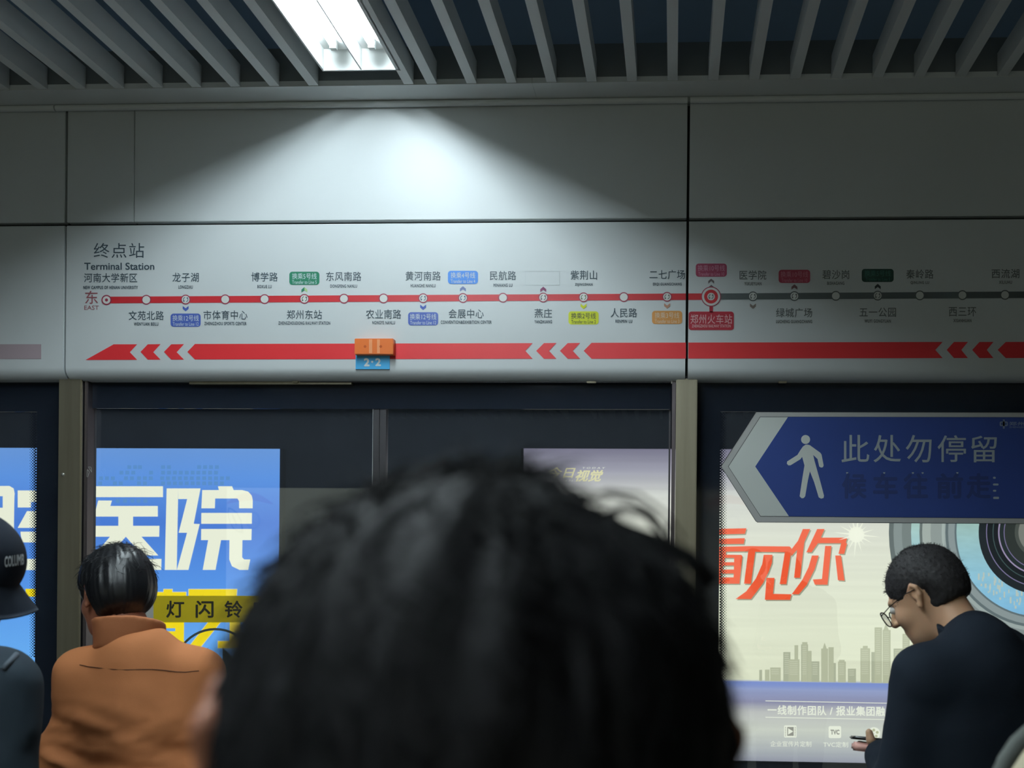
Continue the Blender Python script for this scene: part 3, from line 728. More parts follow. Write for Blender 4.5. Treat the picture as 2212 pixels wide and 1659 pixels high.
def lightbox(name, x0, x1, y0, y1, m, label):
    a, b = float(P(x0, 1100, YA)[0]), float(P(x1, 1100, YA)[0]); z1, z0 = zA(y0, (x0+x1)/2 if x1 < 2212 else 1500), zA(y1, 1700)
    t = tag(empty(name, ((a+b)/2, YA, z0)), label, 'light box')
    box('housing', (a-.02, YA+.004, z0-.02), (b+.02, YA+.058, z1+.0), mat('lightbox_housing', (30, 32, 34), .4), t)
    pn = box('poster', (a, YA, z0), (b, YA+.004, z1), m, t)
    return t, z0, z1
ZR = zA(970, 1447); ZL0 = zA(967, 400); ZBt = zA(1645, 1700)
# object coordinates of the posters are measured from the light box base
m_blue = poster_mat('blue_poster_print', [(0, (242, 244, 222)), (.255, (242, 244, 222)), (.262, (108, 178, 246)), (.55, (86, 148, 232)), (.75, (72, 122, 212)), (.9, (92, 146, 224)), (1, (104, 150, 216))], 0, ZL0-ZBt, .05, (1.2, 1, 1.5))
lb1, z0b, z1b = lightbox('advertising_light_box', -760, 603, 967, 1645, m_blue, 'blue advertising light box beyond the track at the left')
tH = 675.
def fr_(y): return 1-(y-970)/tH
m_cream = poster_mat('pale_poster_print', [(0, (150, 152, 166)), (.03, (172, 176, 180)), (.10, (205, 208, 196)), (.16, (190, 190, 188)), (.19, (142, 142, 170)), (.23, (150, 160, 200)), (.245, (128, 146, 204)), (.256, (126, 144, 204)),
                                         (.259, (226, 228, 200)), (.45, (228, 230, 205)), (.7, (220, 220, 204)), (.85, (206, 206, 200)), (.93, (160, 158, 172)), (1, (118, 114, 134))], 0, ZR-ZBt, .11)
lb2, z0c, z1c = lightbox('advertising_light_box', 1130, 2560, 970, 1645, m_cream, 'pale advertising light box beyond the track with red characters and a lens')
CRM = emis((246, 247, 224), 1.18); YEL = emis((255, 226, 0), 1.15); CRM2 = emis((240, 240, 214), .95)
def c6(pts): return [(x/3.403, 800+y/3.403) for x, y in pts]
g1 = empty('large_lettering', tuple(P(370, 1140, YA)), lb1)
Yq = YA-.004
yi = [[(560, 852), (1198, 852), (1198, 932), (560, 932)], [(722, 957), (823, 957), (811, 997), (1160, 997), (1160, 1075), (690, 1075)],
      [(870, 1075), (978, 1075), (978, 1143), (870, 1143)], [(683, 1143), (1172, 1143), (1170, 1223), (683, 1223)],
      [(808, 1223), (925, 1223), (803, 1361), (692, 1361)], [(925, 1223), (1040, 1223), (1164, 1361), (1047, 1361)], [(560, 1386), (1187, 1386), (1185, 1467), (560, 1467)], [(560, 932), (640, 932), (640, 1386), (560, 1386)]]
yuan = [[(1225, 868), (1310, 868), (1299, 1467), (1211, 1467)], [(1310, 868), (1474, 868), (1424, 1128), (1468, 1130), (1385, 1467), (1300, 1467), (1375, 1194), (1313, 1194), (1376, 946), (1310, 946)],
        [(1602, 852), (1706, 852), (1717, 880), (1780, 880), (1825, 892), (1850, 920), (1858, 955), (1857, 1014), (1758, 1014), (1757, 960), (1745, 942), (1582, 942), (1579, 1014), (1480, 1014), (1487, 880), (1609, 880)],
        [(1480, 1048), (1852, 1048), (1851, 1128), (1479, 1128)], [(1479, 1166), (1850, 1166), (1848, 1248), (1478, 1248)], [(1530, 1248), (1625, 1248), (1584, 1467), (1490, 1467)],
        [(1687, 1248), (1782, 1248), (1780, 1375), (1795, 1390), (1840, 1390), (1825, 1467), (1760, 1467), (1705, 1440), (1685, 1390)]]
for nm, st_ in (('character', yi), ('character', yuan)): flat(nm, [c6(p) for p in st_], Yq, CRM, g1)
ling = [[(-60, 850), (70, 850), (100, 868), (108, 905), (106, 925), (-60, 925)], [(20, 925), (106, 925), (104, 1010), (20, 1010)], [(-60, 1010), (104, 1010), (102, 1180), (-60, 1180)],
        [(130, 883), (300, 883), (290, 965), (228, 968), (227, 1008), (130, 1008)], [(198, 1035), (300, 1035), (290, 1158), (130, 1158)], [(150, 1186), (320, 1186), (320, 1265), (160, 1265)], [(-60, 1240), (120, 1240), (120, 1300), (-60, 1300)], [(170, 1386), (320, 1386), (320, 1468), (170, 1468)]]
flat('character', [c6(p) for p in ling], Yq, CRM, g1)
g2 = empty('yellow_lettering', tuple(P(430, 1340, YA)), lb1)
def c9(pts): return [(180+x/5.185, 1180+y/5.185) for x, y in pts]
yl = [[(560, 515), (897, 515), (903, 483), (995, 483), (995, 515), (1150, 515), (1147, 640), (560, 640)], [(1182, 483), (1720, 483), (1710, 640), (1180, 640)],
      [(640, 800), (1128, 800), (1128, 918), (640, 918)], [(1030, 918), (1128, 918), (1126, 1026), (1028, 1026)], [(640, 952), (1030, 952), (1030, 1026), (640, 1026)], [(640, 918), (838, 918), (838, 1060), (640, 1060)],
      [(640, 1060), (1126, 1060), (1142, 1064), (1120, 1145), (640, 1145)], [(1028, 1026), (1126, 1026), (1126, 1060), (1028, 1060)],
      [(1440, 800), (1575, 800), (1300, 1145), (1168, 1145)], [(1510, 1065), (1760, 1065), (1760, 1140), (1510, 1140)], [(1640, 800), (1760, 800), (1760, 1065), (1640, 1065)]]
flat('character_edge', sum([lines(c9(p), 2.4) for p in (yl[0], yl[1], yl[8], yl[9])], []), Yq-.001, CRM2, g2)
flat('character', [c9(p) for p in yl], Yq-.002, YEL, g2)
flat('character', [rect(-40, 1299, 3.5, 1326), rect(55, 1272, 80, 1289), rect(20, 1272, 50, 1289)], Yq-.002, YEL, g2)
flat('yellow_rule', [rect(-700, 1470, 600, 1476)], Yq-.001, YEL, lb1)
mp_ = []
rowsx = {1009: [(275, 290), (298, 304), (348, 368), (426, 474)], 1021: [(258, 288), (322, 330), (348, 418), (424, 474)], 1033: [(214, 248), (268, 288), (296, 328), (346, 420), (424, 500)], 1044: [(212, 224), (244, 262), (296, 314), (348, 420), (424, 486)], 1082: [(250, 262), (266, 274), (282, 300), (310, 316)]}
for yy, rs in rowsx.items():
    for a, b in rs:
        x = a
        while x < b: mp_.append(rect(x, yy-4, x+8.5, yy+4)); x += 12.8
o = flat('map_squares', mp_, Yq, emis((104, 164, 234), .9), lb1); o['kind'] = 'stuff'

REDL = emis((255, 92, 46), 1.12); SHD = emis((176, 178, 150), .9)
def cl(pts): return [(1450+x/2.903, 1150+y/2.903) for x, y in pts]
kan = [[(240, -21), (472, -26), (462, 9), (240, 14)], [(240, 42), (462, 36), (455, 72), (240, 74)], [(240, 92), (490, 86), (480, 119), (240, 122)],
       [(395, 140), (440, 141), (446, 150), (428, 322), (390, 322)]]
for a, b in ((140, 160), (187, 208), (233, 258), (282, 322)): kan.append([(240, a), (396, a), (394, b), (240, b)])
kan.append([(300, 122), (345, 122), (300, 320), (240, 380)])
jian = [[(487, 86), (742, 88), (752, 97), (752, 125), (527, 122), (500, 322), (456, 322)], [(712, 125), (752, 120), (722, 325), (680, 325)],
        [(580, 140), (635, 140), (632, 190), (612, 245), (575, 320), (500, 418), (403, 418), (470, 370), (530, 290), (570, 200)], [(597, 285), (648, 285), (638, 385), (755, 388), (745, 423), (587, 423)]]
ni = [[(825, -21), (872, -21), (835, 60), (752, 150), (752, 108), (795, 52)], [(790, 100), (835, 60), (808, 285), (770, 285)],
      [(915, -21), (962, -21), (938, 33), (1103, 33), (1095, 68), (920, 68), (880, 125), (847, 125)], [(1065, 68), (1103, 68), (1085, 135), (1048, 135)],
      [(965, 85), (1005, 85), (980, 328), (900, 328), (888, 295), (945, 292)], [(882, 145), (925, 145), (900, 230), (850, 330), (800, 388), (755, 388), (820, 300), (860, 220)], [(1028, 145), (1065, 145), (1087, 303), (1045, 300)]]
g3 = empty('red_lettering', tuple(P(1690, 1220, YA)), lb2)
for g in (kan, jian, ni):
    flat('character_shadow', [[(x+2.2, y+2.6) for x, y in cl(p)] for p in g], Yq, SHD, g3)
    flat('character', [cl(p) for p in g], Yq-.0015, REDL, g3)
# city skyline silhouette
def c10(x): return 1620+x/5.72
sky = [(115, 150, 555), (185, 242, 552), (250, 380, 525), (412, 500, 335), (475, 612, 425), (550, 596, 250), (632, 718, 240), (715, 762, 320), (645, 710, 212), (760, 858, 450), (880, 965, 292), (970, 1035, 275), (1035, 1062, 470),
       (1088, 1185, 452), (1100, 1170, 430), (1210, 1310, 540), (1365, 1484, 288), (1395, 1455, 258), (1500, 1560, 335), (1540, 1632, 30), (1640, 1738, 62), (1775, 1892, 292), (1885, 1975, 110), (1985, 2080, 240), (2090, 2200, 330), (2210, 2260, 180)]
sk1 = empty('skyline', tuple(P(1800, 1440, YA)), lb2)
SKY = emis((200, 203, 172), 1.04); SKY2 = emis((216, 218, 190), 1.04)
def dn(x): return 690+(x-100)*.0185
for i, (a, b, t) in enumerate(sky):
    flat('building', [[(c10(a), 1350+t/5.72), (c10(b), 1350+t/5.72), (c10(b), 1350+dn(b)/5.72), (c10(a), 1350+dn(a)/5.72)]], Yq-.0004*(i % 3), SKY if i % 3 else emis((190, 194, 166), 1.04), sk1)
flat('spire', [[(c10(900), 1350+292/5.72), (c10(922), 1350+218/5.72), (c10(948), 1350+292/5.72)], [(c10(1648), 1350+64/5.72), (c10(1680), 1350-20/5.72), (c10(1715), 1350+64/5.72)]], Yq, SKY, sk1)
wn = []
for a, b, t in sky:
    if b-a > 85 and t < 560:
        for k in range(int((620-t)/26)):
            y = 1350+(t+22+k*26)/5.72; wn.append(rect(c10(a+14), y, c10(b-22), y+1.6))
o = flat('window_rows', wn, Yq-.0014, SKY2, sk1); o['kind'] = 'stuff'
WT = emis((244, 246, 228), 1.15)
for ya, yb in ((1514, 1519.4), (1549.3, 1554.8)):
    flat('rule', [[(1653.5, ya-.8), (1960, yb-.2), (1960, yb+1.2), (1653.5, ya+.8)]], Yq, WT, lb2)
text('一线制作团队 / 报业集团融', 1658, 1523, 1912, 1544, Yq, WT, lb2, bold=.022, space=1.08, drop=3.2)
ic = empty('film_icon', tuple(P(1707, 1580, YA)), lb2); IK = emis((172, 172, 160), .9)
flat('plate', [rrect(1693.8, 1567, 1720.6, 1593, 2)], Yq, WT, ic)
flat('opening', [rect(1700.5, 1570.5, 1714.5, 1589.5)]+[rect(x, 1570.5+k*3.6, x+1.8, 1572.3+k*3.6) for x in (1696, 1716.8) for k in range(6)], Yq-.001, IK, ic)
flat('arrow', [[(1702.5, 1573), (1713.5, 1580), (1702.5, 1587)]], Yq-.002, WT, ic)
ic = empty('square_icon', tuple(P(1803, 1581, YA)), lb2)
flat('plate', [rrect(1790, 1568.4, 1817, 1594.4, 3.5)], Yq, WT, ic)
text('TVC', 1794, 1576, 1813.5, 1587, Yq-.001, IK, ic, bold=.05)
ic = empty('reel_icon', tuple(P(1888, 1586, YA)), lb2)
flat('plate', [circ(1888, 1584.5, 13.5, 28), [(1889, 1596), (1903, 1597.5), (1905, 1600), (1890, 1599)]], Yq, WT, ic)
flat('opening', [circ(1888+7.4*math.cos(a), 1584.5+7.4*math.sin(a), 3.1, 14) for a in (-1.65, -.35, .9, 2.2, 3.5)]+[circ(1888, 1584.5, .9, 8)], Yq-.001, emis((204, 208, 168), .95), ic)
text('企业宣传片定制', 1664, 1600.5, 1752.5, 1612.5, Yq, WT, lb2, drop=.8); text('TVC定制', 1778.5, 1602, 1832, 1614, Yq, WT, lb2, drop=.6)
text('宣发推广', 1862, 1603.5, 1915, 1615, Yq, WT, lb2)
tl = empty('title_logo', tuple(P(1243, 1024, YA)), lb2); GLD = emis((244, 238, 190), 1.0)
text('今日', 1180, 1009, 1236, 1033, Yq, GLD, tl, bold=.014, shear=.35)
text('视觉', 1239, 1015, 1296, 1040.5, Yq, GLD, tl, bold=.03, shear=.4)
text('TODAY', 1257, 1009, 1306, 1012.6, Yq, WT, tl, space=1.6, shear=.4); text('VISION', 1181, 1036.5, 1236, 1040.5, Yq, WT, tl, space=1.6, shear=.4)
# flare star, printed on the poster
star = []
for k in range(16):
    a = math.pi*2*k/16+.1; r = 52 if k % 4 == 0 else (40 if k % 2 else 28)
    star.append([(1850+3*math.cos(a+1.6), 1155+3*math.sin(a+1.6)), (1850+r*math.cos(a), 1155+r*math.sin(a)), (1850-3*math.cos(a+1.6), 1155-3*math.sin(a+1.6))])
flat('flare', star+[circ(1850, 1155, 17, 24)], Yq-.003, emis((252, 252, 232), 1.1), lb2)
# camera lens picture
ln = empty('lens_picture', tuple(P(2245, 1150, YA)), lb2)
LX, LY = 2248, 1150
def clipbox(p): 
    for ax, v, g in ((1, 974, True), (1, 1468, False), (0, 2540, False)):
        p = clip(p, ax, v, g)
        if len(p) < 3: return p
    return p
rings = [(328, (92, 104, 106)), (318, (140, 152, 152)), (300, (118, 130, 130)), (280, (186, 194, 186)), (262, (96, 108, 108)), (256, (176, 186, 180)), (238, (150, 160, 158)), (214, (178, 190, 186)), (206, (112, 126, 128)), (200, (158, 170, 170)), (186, (110, 126, 130)), (182, (178, 200, 190)),
         (134, (34, 40, 44)), (118, (140, 130, 170)), (116, (26, 32, 34)), (104, (70, 92, 92)), (102, (26, 30, 34)), (92, (176, 160, 196)), (89, (40, 50, 50)), (80, (130, 120, 160)), (78, (52, 58, 54)), (56, (84, 90, 84)), (48, (140, 142, 134)), (30, (60, 66, 64))]
for i, (r, c_) in enumerate(rings):
    cm = emis(c_, .95) if i not in (3, 11) else None
    if cm is None:
        cm = poster_mat('lens_city_print_%d' % i, [(0, (110, 178, 232)), (.26, (146, 196, 214)), (.45, (164, 192, 178)), (1, (138, 154, 146))], -1.1, 1.0, .16, (9, 1, 30))
    flat('lens_ring', [clipbox(circ(LX, LY, r, 72))], Yq-.0008*i, cm, ln)
# small city blocks seen inside the lens
cb2 = []
for k in range(70):
    a = rng.uniform(.9, 2.5); r = rng.uniform(140, 178); x = LX+r*math.cos(a); y = LY+r*math.sin(a); w = rng.uniform(2, 5)
    cb2.append(rect(x, y-rng.uniform(4, 14), x+w, y))
o = flat('city_blocks', cb2, Yq-.0008*11.5, emis((206, 222, 214), .95), ln); o['kind'] = 'stuff'

# posters on the far side of the platform, mirrored in the glass
for i, (a, b, lab) in enumerate(((-5.9, -2.85, 'pale leaf pattern light box behind the viewer, left one'), (-2.75, .30, 'pale leaf pattern light box behind the viewer, middle one'), (.40, 3.45, 'pale leaf pattern light box behind the viewer, right one'))):
    pb = tag(empty('platform_light_box', ((a+b)/2, -4.2, 0)), lab, 'light box', 'light boxes behind the viewer')
    box('housing', (a-.03, -4.32, .3), (b+.03, -4.203, 2.56), mat('lightbox_housing', (30, 32, 34), .4), pb)
    box('poster', (a, -4.2, .36), (b, -4.195, 2.53), emis((214, 220, 196), POSTER_BACK), pb)
    def bk(name, poly, y, rgb, s=1.0):
        bm = bmesh.new(); f = bm.faces.new([bm.verts.new((a+u, y, v)) for u, v in poly]); f.normal_update()
        if f.normal.y < 0: f.normal_flip()
        me = bpy.data.meshes.new(name); bm.to_mesh(me); bm.free(); return link(name, me, emis(rgb, s), pb)
    n = 16
    bk('orange_arc', [(.0+.62*t/n, 2.33+.14*math.sin(math.pi*t/n)) for t in range(n+1)]+[(.0+.62*(1-t/n), 2.31+.05*math.sin(math.pi*(1-t/n))) for t in range(n+1)], -4.19, (200, 120, 60), POSTER_BACK)
    lf = [(.02, 2.27), (.07, 2.26), (.15, 2.20), (.20, 2.11), (.225, 2.0), (.23, 1.93), (.16, 1.94), (.09, 1.99), (.04, 2.08), (.015, 2.18)]
    bk('green_leaf', lf, -4.19, (60, 88, 62), POSTER_BACK)
    bk('leaf_middle', [(.115+(x-.115)*.8, 2.1+(z-2.1)*.84) for x, z in lf], -4.188, (206, 216, 190), POSTER_BACK)
    bk('leaf_vein', [(.07, 2.2), (.115, 2.13), (.15, 2.03), (.13, 2.04), (.09, 2.12)], -4.186, (60, 88, 62), POSTER_BACK)
    bk('grey_ring', [(.36+.10*math.cos(t*.4), 2.10+.12*math.sin(t*.4)) for t in range(16)], -4.19, (176, 184, 170), POSTER_BACK)
    bk('ring_middle', [(.36+.075*math.cos(t*.4), 2.10+.095*math.sin(t*.4)) for t in range(16)], -4.188, (206, 216, 190), POSTER_BACK)

# ================================================================= PEOPLE
SKIN = mat('skin_tone', (218, 172, 138), .5, spec=.4)
SKIN.node_tree.nodes['Principled BSDF'].inputs['Subsurface Weight'].default_value = .12
SKIN.node_tree.nodes['Principled BSDF'].inputs['Subsurface Radius'].default_value = (.01, .004, .002)
SKIN2 = mat('skin_tone_warm', (176, 116, 90), .5, spec=.4)
HAIR = mat('black_hair', (24, 25, 28), .38, spec=.5)
HAIRD = mat('dark_hair', (20, 20, 22), .65, spec=.2)
HAIRS = mat('short_black_hair', (44, 42, 43), .65, spec=.3)
DENIM = mat('dark_trousers', (34, 38, 48), .85)
SHOE = mat('shoe_black', (24, 24, 26), .5)
SOLE = mat('shoe_sole', (190, 190, 186), .6)
EYEW = mat('eye_white', (226, 222, 216), .2); IRIS = mat('eye_iris', (40, 26, 20), .2)

def rot(x=0, y=0, z=0):
    return Matrix.Rotation(math.radians(z), 4, 'Z') @ Matrix.Rotation(math.radians(x), 4, 'X') @ Matrix.Rotation(math.radians(y), 4, 'Y')
def figure(name, label, base, face, s, head, hpos=None, group=None):
    """returns (root, body frame B, head frame Hf). Local: x right, y forward, z up; face: degrees turned left of straight away"""
    root = tag(empty(name, (base[0], base[1], 0)), label, 'person')
    B = Matrix.Translation((base[0], base[1], 0)) @ Matrix.Rotation(math.radians(face), 4, 'Z') @ Matrix.Scale(s, 4)
    piv = hpos or (0, .005, 1.50)
    Hf = B @ Matrix.Translation(piv) @ rot(head[0], head[1], head[2]) @ Matrix.Translation((0, .02, .125))
    return root, B, Hf
def rigid(M):
    s = M.to_scale()[0]; return s
# primitives are given in local metres, the frames carry the scale s
def E(v, M, c, r, k=.02, op='add'):
    s = rigid(M); N = Matrix.Translation(M.translation) @ M.to_quaternion().to_matrix().to_4x4()
    v.ell(N, [q*s for q in c], [q*s for q in r], k, op)
def Cn(v, M, a, b, ra, rb=None, k=.02, op='add'):
    s = rigid(M); v.cone(M, a, b, ra*s, None if rb is None else rb*s, k, op)
def Rg(v, M, c, rx, ry, hh, t, flare=0, k=.01, lean=0):
    s = rigid(M); N = Matrix.Translation(M.translation) @ M.to_quaternion().to_matrix().to_4x4()
    v.ring(N, [q*s for q in c], rx*s, ry*s, hh*s, t*s, flare, k, lean)
def bounds(M, pts, pad):
    w = [M @ Vector(p) for p in pts]
    return [min(q[i] for q in w)-pad for i in range(3)], [max(q[i] for q in w)+pad for i in range(3)]
BOXH = [(x, y, z) for x in (-.10, .10) for y in (-.13, .13) for z in (-.16, .15)]
BOXB = [(x, y, z) for x in (-.34, .34) for y in (-.24, .30) for z in (0, 1.5)]
def head_skin(v, Hf, ear=1.0, eo=0.0):
    E(v, Hf, (0, -.012, .03), (.076, .097, .088), .02)
    E(v, Hf, (0, .035, -.035), (.062, .062, .085), .03)
    E(v, Hf, (0, .055, -.085), (.040, .038, .034), .03)
    E(v, Hf, (0, .085, -.108), (.018, .016, .014), .02)
    for s in (-1, 1):
        E(v, Hf, (s*.036, .062, -.028), (.024, .026, .024), .02)                # cheek
        Cn(v, Hf, (s*.014, .090, .026), (s*.044, .078, .024), .008, .006, .012)  # brow
        E(v, Hf, (s*.031, .096, .006), (.016, .012, .010), .010, 'sub')         # eye socket
        # ear: rim, lobe, bowl
        for a, b in (((s*.074, .004, -.028), (s*.083, -.012, -.004)), ((s*.083, -.012, -.004), (s*.085, -.016, .018)), ((s*.085, -.016, .018), (s*.082, -.004, .030)), ((s*.082, -.004, .030), (s*.076, .010, .022))):
            a = (a[0]+s*eo, a[1]*ear-eo, a[2]*ear); b = (b[0]+s*eo, b[1]*ear-eo, b[2]*ear)
            Cn(v, Hf, a, b, .0055*ear, None, .006)
        E(v, Hf, (s*(.077+eo*.8), -.003-eo*.7, .004), (.006+eo*.3, .016*ear, .026*ear), .006)
        E(v, Hf, (s*(.078+eo*.8), .004-eo*.5, -.030*ear), (.006+eo*.3, .008, .010), .006)
        E(v, Hf, (s*(.086+eo*1.1), -.001-eo, .006), (.006, .008*ear, .016*ear), .004, 'sub')
    Cn(v, Hf, (0, .094, .014), (0, .114, -.022), .007, .011, .010)              # nose
    for s in (-1, 1): E(v, Hf, (s*.011, .104, -.026), (.008, .009, .007), .006)
    Cn(v, Hf, (-.020, .090, -.058), (.020, .090, -.058), .006, None, .006)       # lips
    Cn(v, Hf, (-.016, .089, -.067), (.016, .089, -.067), .0065, None, .006)
    Cn(v, Hf, (-.022, .099, -.0625), (.022, .099, -.0625), .0018, None, .003, 'sub')
def eyes(Hf, body):
    s = rigid(Hf)
    for k in (-1, 1):
        e = sphere('eye', Hf @ Vector((k*.031, .084, .006)), .0115*s, EYEW, body)
        sphere('iris', Hf @ Vector((k*.031, .0915, .004)), .0052*s, IRIS, e)
def sphere(name, c, r, m, parent, sq=(1, 1, 1)):
    bm = bmesh.new(); bmesh.ops.create_uvsphere(bm, u_segments=16, v_segments=10, radius=1)
    for q in bm.verts: q.co = Vector((q.co.x*r*sq[0], q.co.y*r*sq[1], q.co.z*r*sq[2]))+Vector(c)
    me = bpy.data.meshes.new(name); bm.to_mesh(me); bm.free(); return link(name, me, m, parent, True)
def arm_pts(side, pose):
    return pose if pose else ((side*.160, 0, 1.372), (side*.195, -.045, 1.11), (side*.18, .07, .93), (side*.15, .13, .88))
def body_skin(v, B, Hf, armL, armR, sub_hands=None):
    neck = B.inverted() @ (Hf @ Vector((0, -.03, -.05)))
    Cn(v, B, tuple(neck), (0, -.005, 1.42), .050, .058, .03)
    Cn(v, B, (-.13, 0, 1.40), (.13, 0, 1.40), .05, None, .03)
    E(v, B, (0, 0, 1.28), (.155, .095, .15), .04); E(v, B, (0, 0, 1.05), (.130, .088, .17), .05); E(v, B, (0, -.005, .92), (.150, .10, .11), .05)
    for a in (armL, armR):
        Cn(v, B, a[0], a[1], .047, .038, .02); Cn(v, B, a[1], a[2], .037, .027, .015)
    for s in (-1, 1):
        Cn(v, B, (s*.088, 0, .88), (s*.092, .012, .49), .078, .052, .03); Cn(v, B, (s*.092, .012, .49), (s*.096, -.01, .085), .052, .034, .02)
        Cn(v, B, (s*.096, -.02, .05), (s*.105, .14, .03), .034, .024, .02)
    for sd, a in ((-1, armL), (1, armR)):
        if len(a) > 3:   # relaxed hand: palm, four curled fingers, thumb at the side
            w = Vector(a[2]); d = (Vector(a[3])-w).normalized(); side = Vector((-d.z*0+1, 0, 0)); side = (side-d*side.dot(d)).normalized(); nrm = d.cross(side)
            palm = w+d*.05
            Cn(v, B, tuple(w), tuple(w+d*.085-side*.018), .020, .016, .012); Cn(v, B, tuple(w), tuple(w+d*.085+side*.018), .020, .016, .012)
            for i, (o, l) in enumerate(((-.030, .062), (-.010, .074), (.010, .070), (.029, .055))):
                b0 = w+d*.088+side*o; b1 = b0+(d*.8+nrm*.5)*l*.5; b2 = b1+(d*.2+nrm*.95)*l*.5
                Cn(v, B, tuple(b0), tuple(b1), .0095, .009, .004); Cn(v, B, tuple(b1), tuple(b2), .009, .0075, .003)
            t0 = w+d*.03-side*sd*.022; t1 = t0-side*sd*.03+d*.03+nrm*.01; t2 = t1+d*.03+nrm*.01
            Cn(v, B, tuple(t0), tuple(t1), .013, .011, .008); Cn(v, B, tuple(t1), tuple(t2), .011, .009, .003)
def make_body(root, B, Hf, armL, armR, mt, extra=None, cf=.0045, hands=True, fine_extra=(), ear=1.0, eo=0.0):
    lo, hi = bounds(B, BOXB, .02); hl, hh = bounds(Hf, BOXH, .02)
    for a in (armL, armR):
        for p in a[:3]:
            q = B @ Vector(p); lo = [min(lo[i], q[i]-.1) for i in range(3)]; hi = [max(hi[i], q[i]+.1) for i in range(3)]
    lo = [min(lo[i], hl[i]) for i in range(3)]; hi = [max(hi[i], hh[i]) for i in range(3)]; lo[2] = -.02
    fz = [[(hl[i], hh[i])] for i in range(3)]
    for p, r in fine_extra:
        for i in range(3): fz[i].append((p[i]-r, p[i]+r))
    v = Vol(axis(lo[0], hi[0], fz[0], cf, .012), axis(lo[1], hi[1], fz[1], cf, .012), axis(lo[2], hi[2], fz[2], cf, .014))
    head_skin(v, Hf, ear, eo); body_skin(v, B, Hf, armL, armR)
    if extra: extra(v)
    return v.mesh('body', mt, root, 1)
def legs(root, B, m=DENIM):
    lo, hi = bounds(B, [(x, y, z) for x in (-.2, .2) for y in (-.16, .22) for z in (0, 1.0)], .03)
    v = Vol(axis(lo[0], hi[0], cc=.010), axis(lo[1], hi[1], cc=.010), axis(lo[2], hi[2], cc=.014))
    E(v, B, (0, -.005, .92), (.168, .118, .13), .04)
    for s in (-1, 1):
        Cn(v, B, (s*.088, 0, .86), (s*.092, .012, .49), .098, .072, .03); Cn(v, B, (s*.092, .012, .49), (s*.096, -.01, .10), .072, .062, .02)
    v.mesh('trousers', m, root, 2, lambda V: .004*vnoise(V, (9, 9, 14), 3))
    lo, hi = bounds(B, [(x, y, z) for x in (-.18, .18) for y in (-.12, .24) for z in (0, .14)], .02); lo[2] = -.02
    for s in (-1, 1):
        v = Vol(axis(lo[0], hi[0], cc=.007), axis(lo[1], hi[1], cc=.007), axis(lo[2], hi[2], cc=.006))
        Cn(v, B, (s*.096, -.035, .045), (s*.106, .15, .036), .046, .038, .02); E(v, B, (s*.096, -.02, .09), (.045, .055, .05), .02)
        v.cut_below(Matrix.Identity(4), .004)
        v.mesh('shoe', SHOE, root, 1)
def torso_cloth(v, B, armL, armR, fat=1.0, hem=.80, sl=1.0):
    E(v, B, (0, 0, 1.25), (.185*fat, .130*fat, .19), .04); E(v, B, (0, 0, 1.03), (.180*fat, .135*fat, .22), .06); E(v, B, (0, -.005, .88), (.190*fat, .138*fat, .13), .05)
    for q in (-1, 1): Cn(v, B, (0, -.012, 1.415), (q*.150, -.004, 1.372), .078, .062, .05)
    Cn(v, B, (0, -.015, 1.445), (0, -.01, 1.36), .070, .10, .05)
    for a in (armL, armR):
        Cn(v, B, a[0], a[1], .066*sl, .058*sl, .04); Cn(v, B, a[1], a[2], .060*sl, .047*sl, .02)
    v.cut_below(B, hem)
def cloth_vol(B, cell, arms=(), pad=.03, hemz=.78, extra_pts=()):
    pts = [(x, y, z) for x in (-.30, .30) for y in (-.20, .24) for z in (hemz, 1.56)]+list(extra_pts)
    for a in arms: pts += [tuple(Vector(p)+Vector((dx, dx, dx))) for p in a[:3] for dx in (-.07, .07)]
    lo, hi = bounds(B, pts, pad)
    return Vol(axis(lo[0], hi[0], cc=cell), axis(lo[1], hi[1], cc=cell), axis(lo[2], hi[2], cc=cell))
def head_vol(Hf, cell, pad=.04):
    lo, hi = bounds(Hf, BOXH, pad); return Vol(axis(lo[0], hi[0], cc=cell), axis(lo[1], hi[1], cc=cell), axis(lo[2], hi[2], cc=cell))
def hair_shell(v, Hf, t=.012, hairline=.055, nape=-.055, top=0.0, wide=0.0):
    E(v, Hf, (0, -.014, .032+top/2), (.078+t+wide, .099+t, .090+t+top), .02)
    E(v, Hf, (0, -.045, -.01), (.070+t*.8+wide, .062+t, .070), .03)
    E(v, Hf, (0, .115, -.045), (.080, .062, .112), .012, 'sub')          # face opening
    for s in (-1, 1):
        E(v, Hf, (s*.092, .020, -.035), (.040, .042, .060), .010, 'sub')    # around the ears
    s_ = rigid(Hf); N = Matrix.Translation(Hf.translation) @ Hf.to_quaternion().to_matrix().to_4x4()
    v.cut_below(N, nape*s_, .008)
def ray_px(x, y): 
    return (Vector(P(x, y, 2.0))-Vector((0, 0, EYE))).normalized()

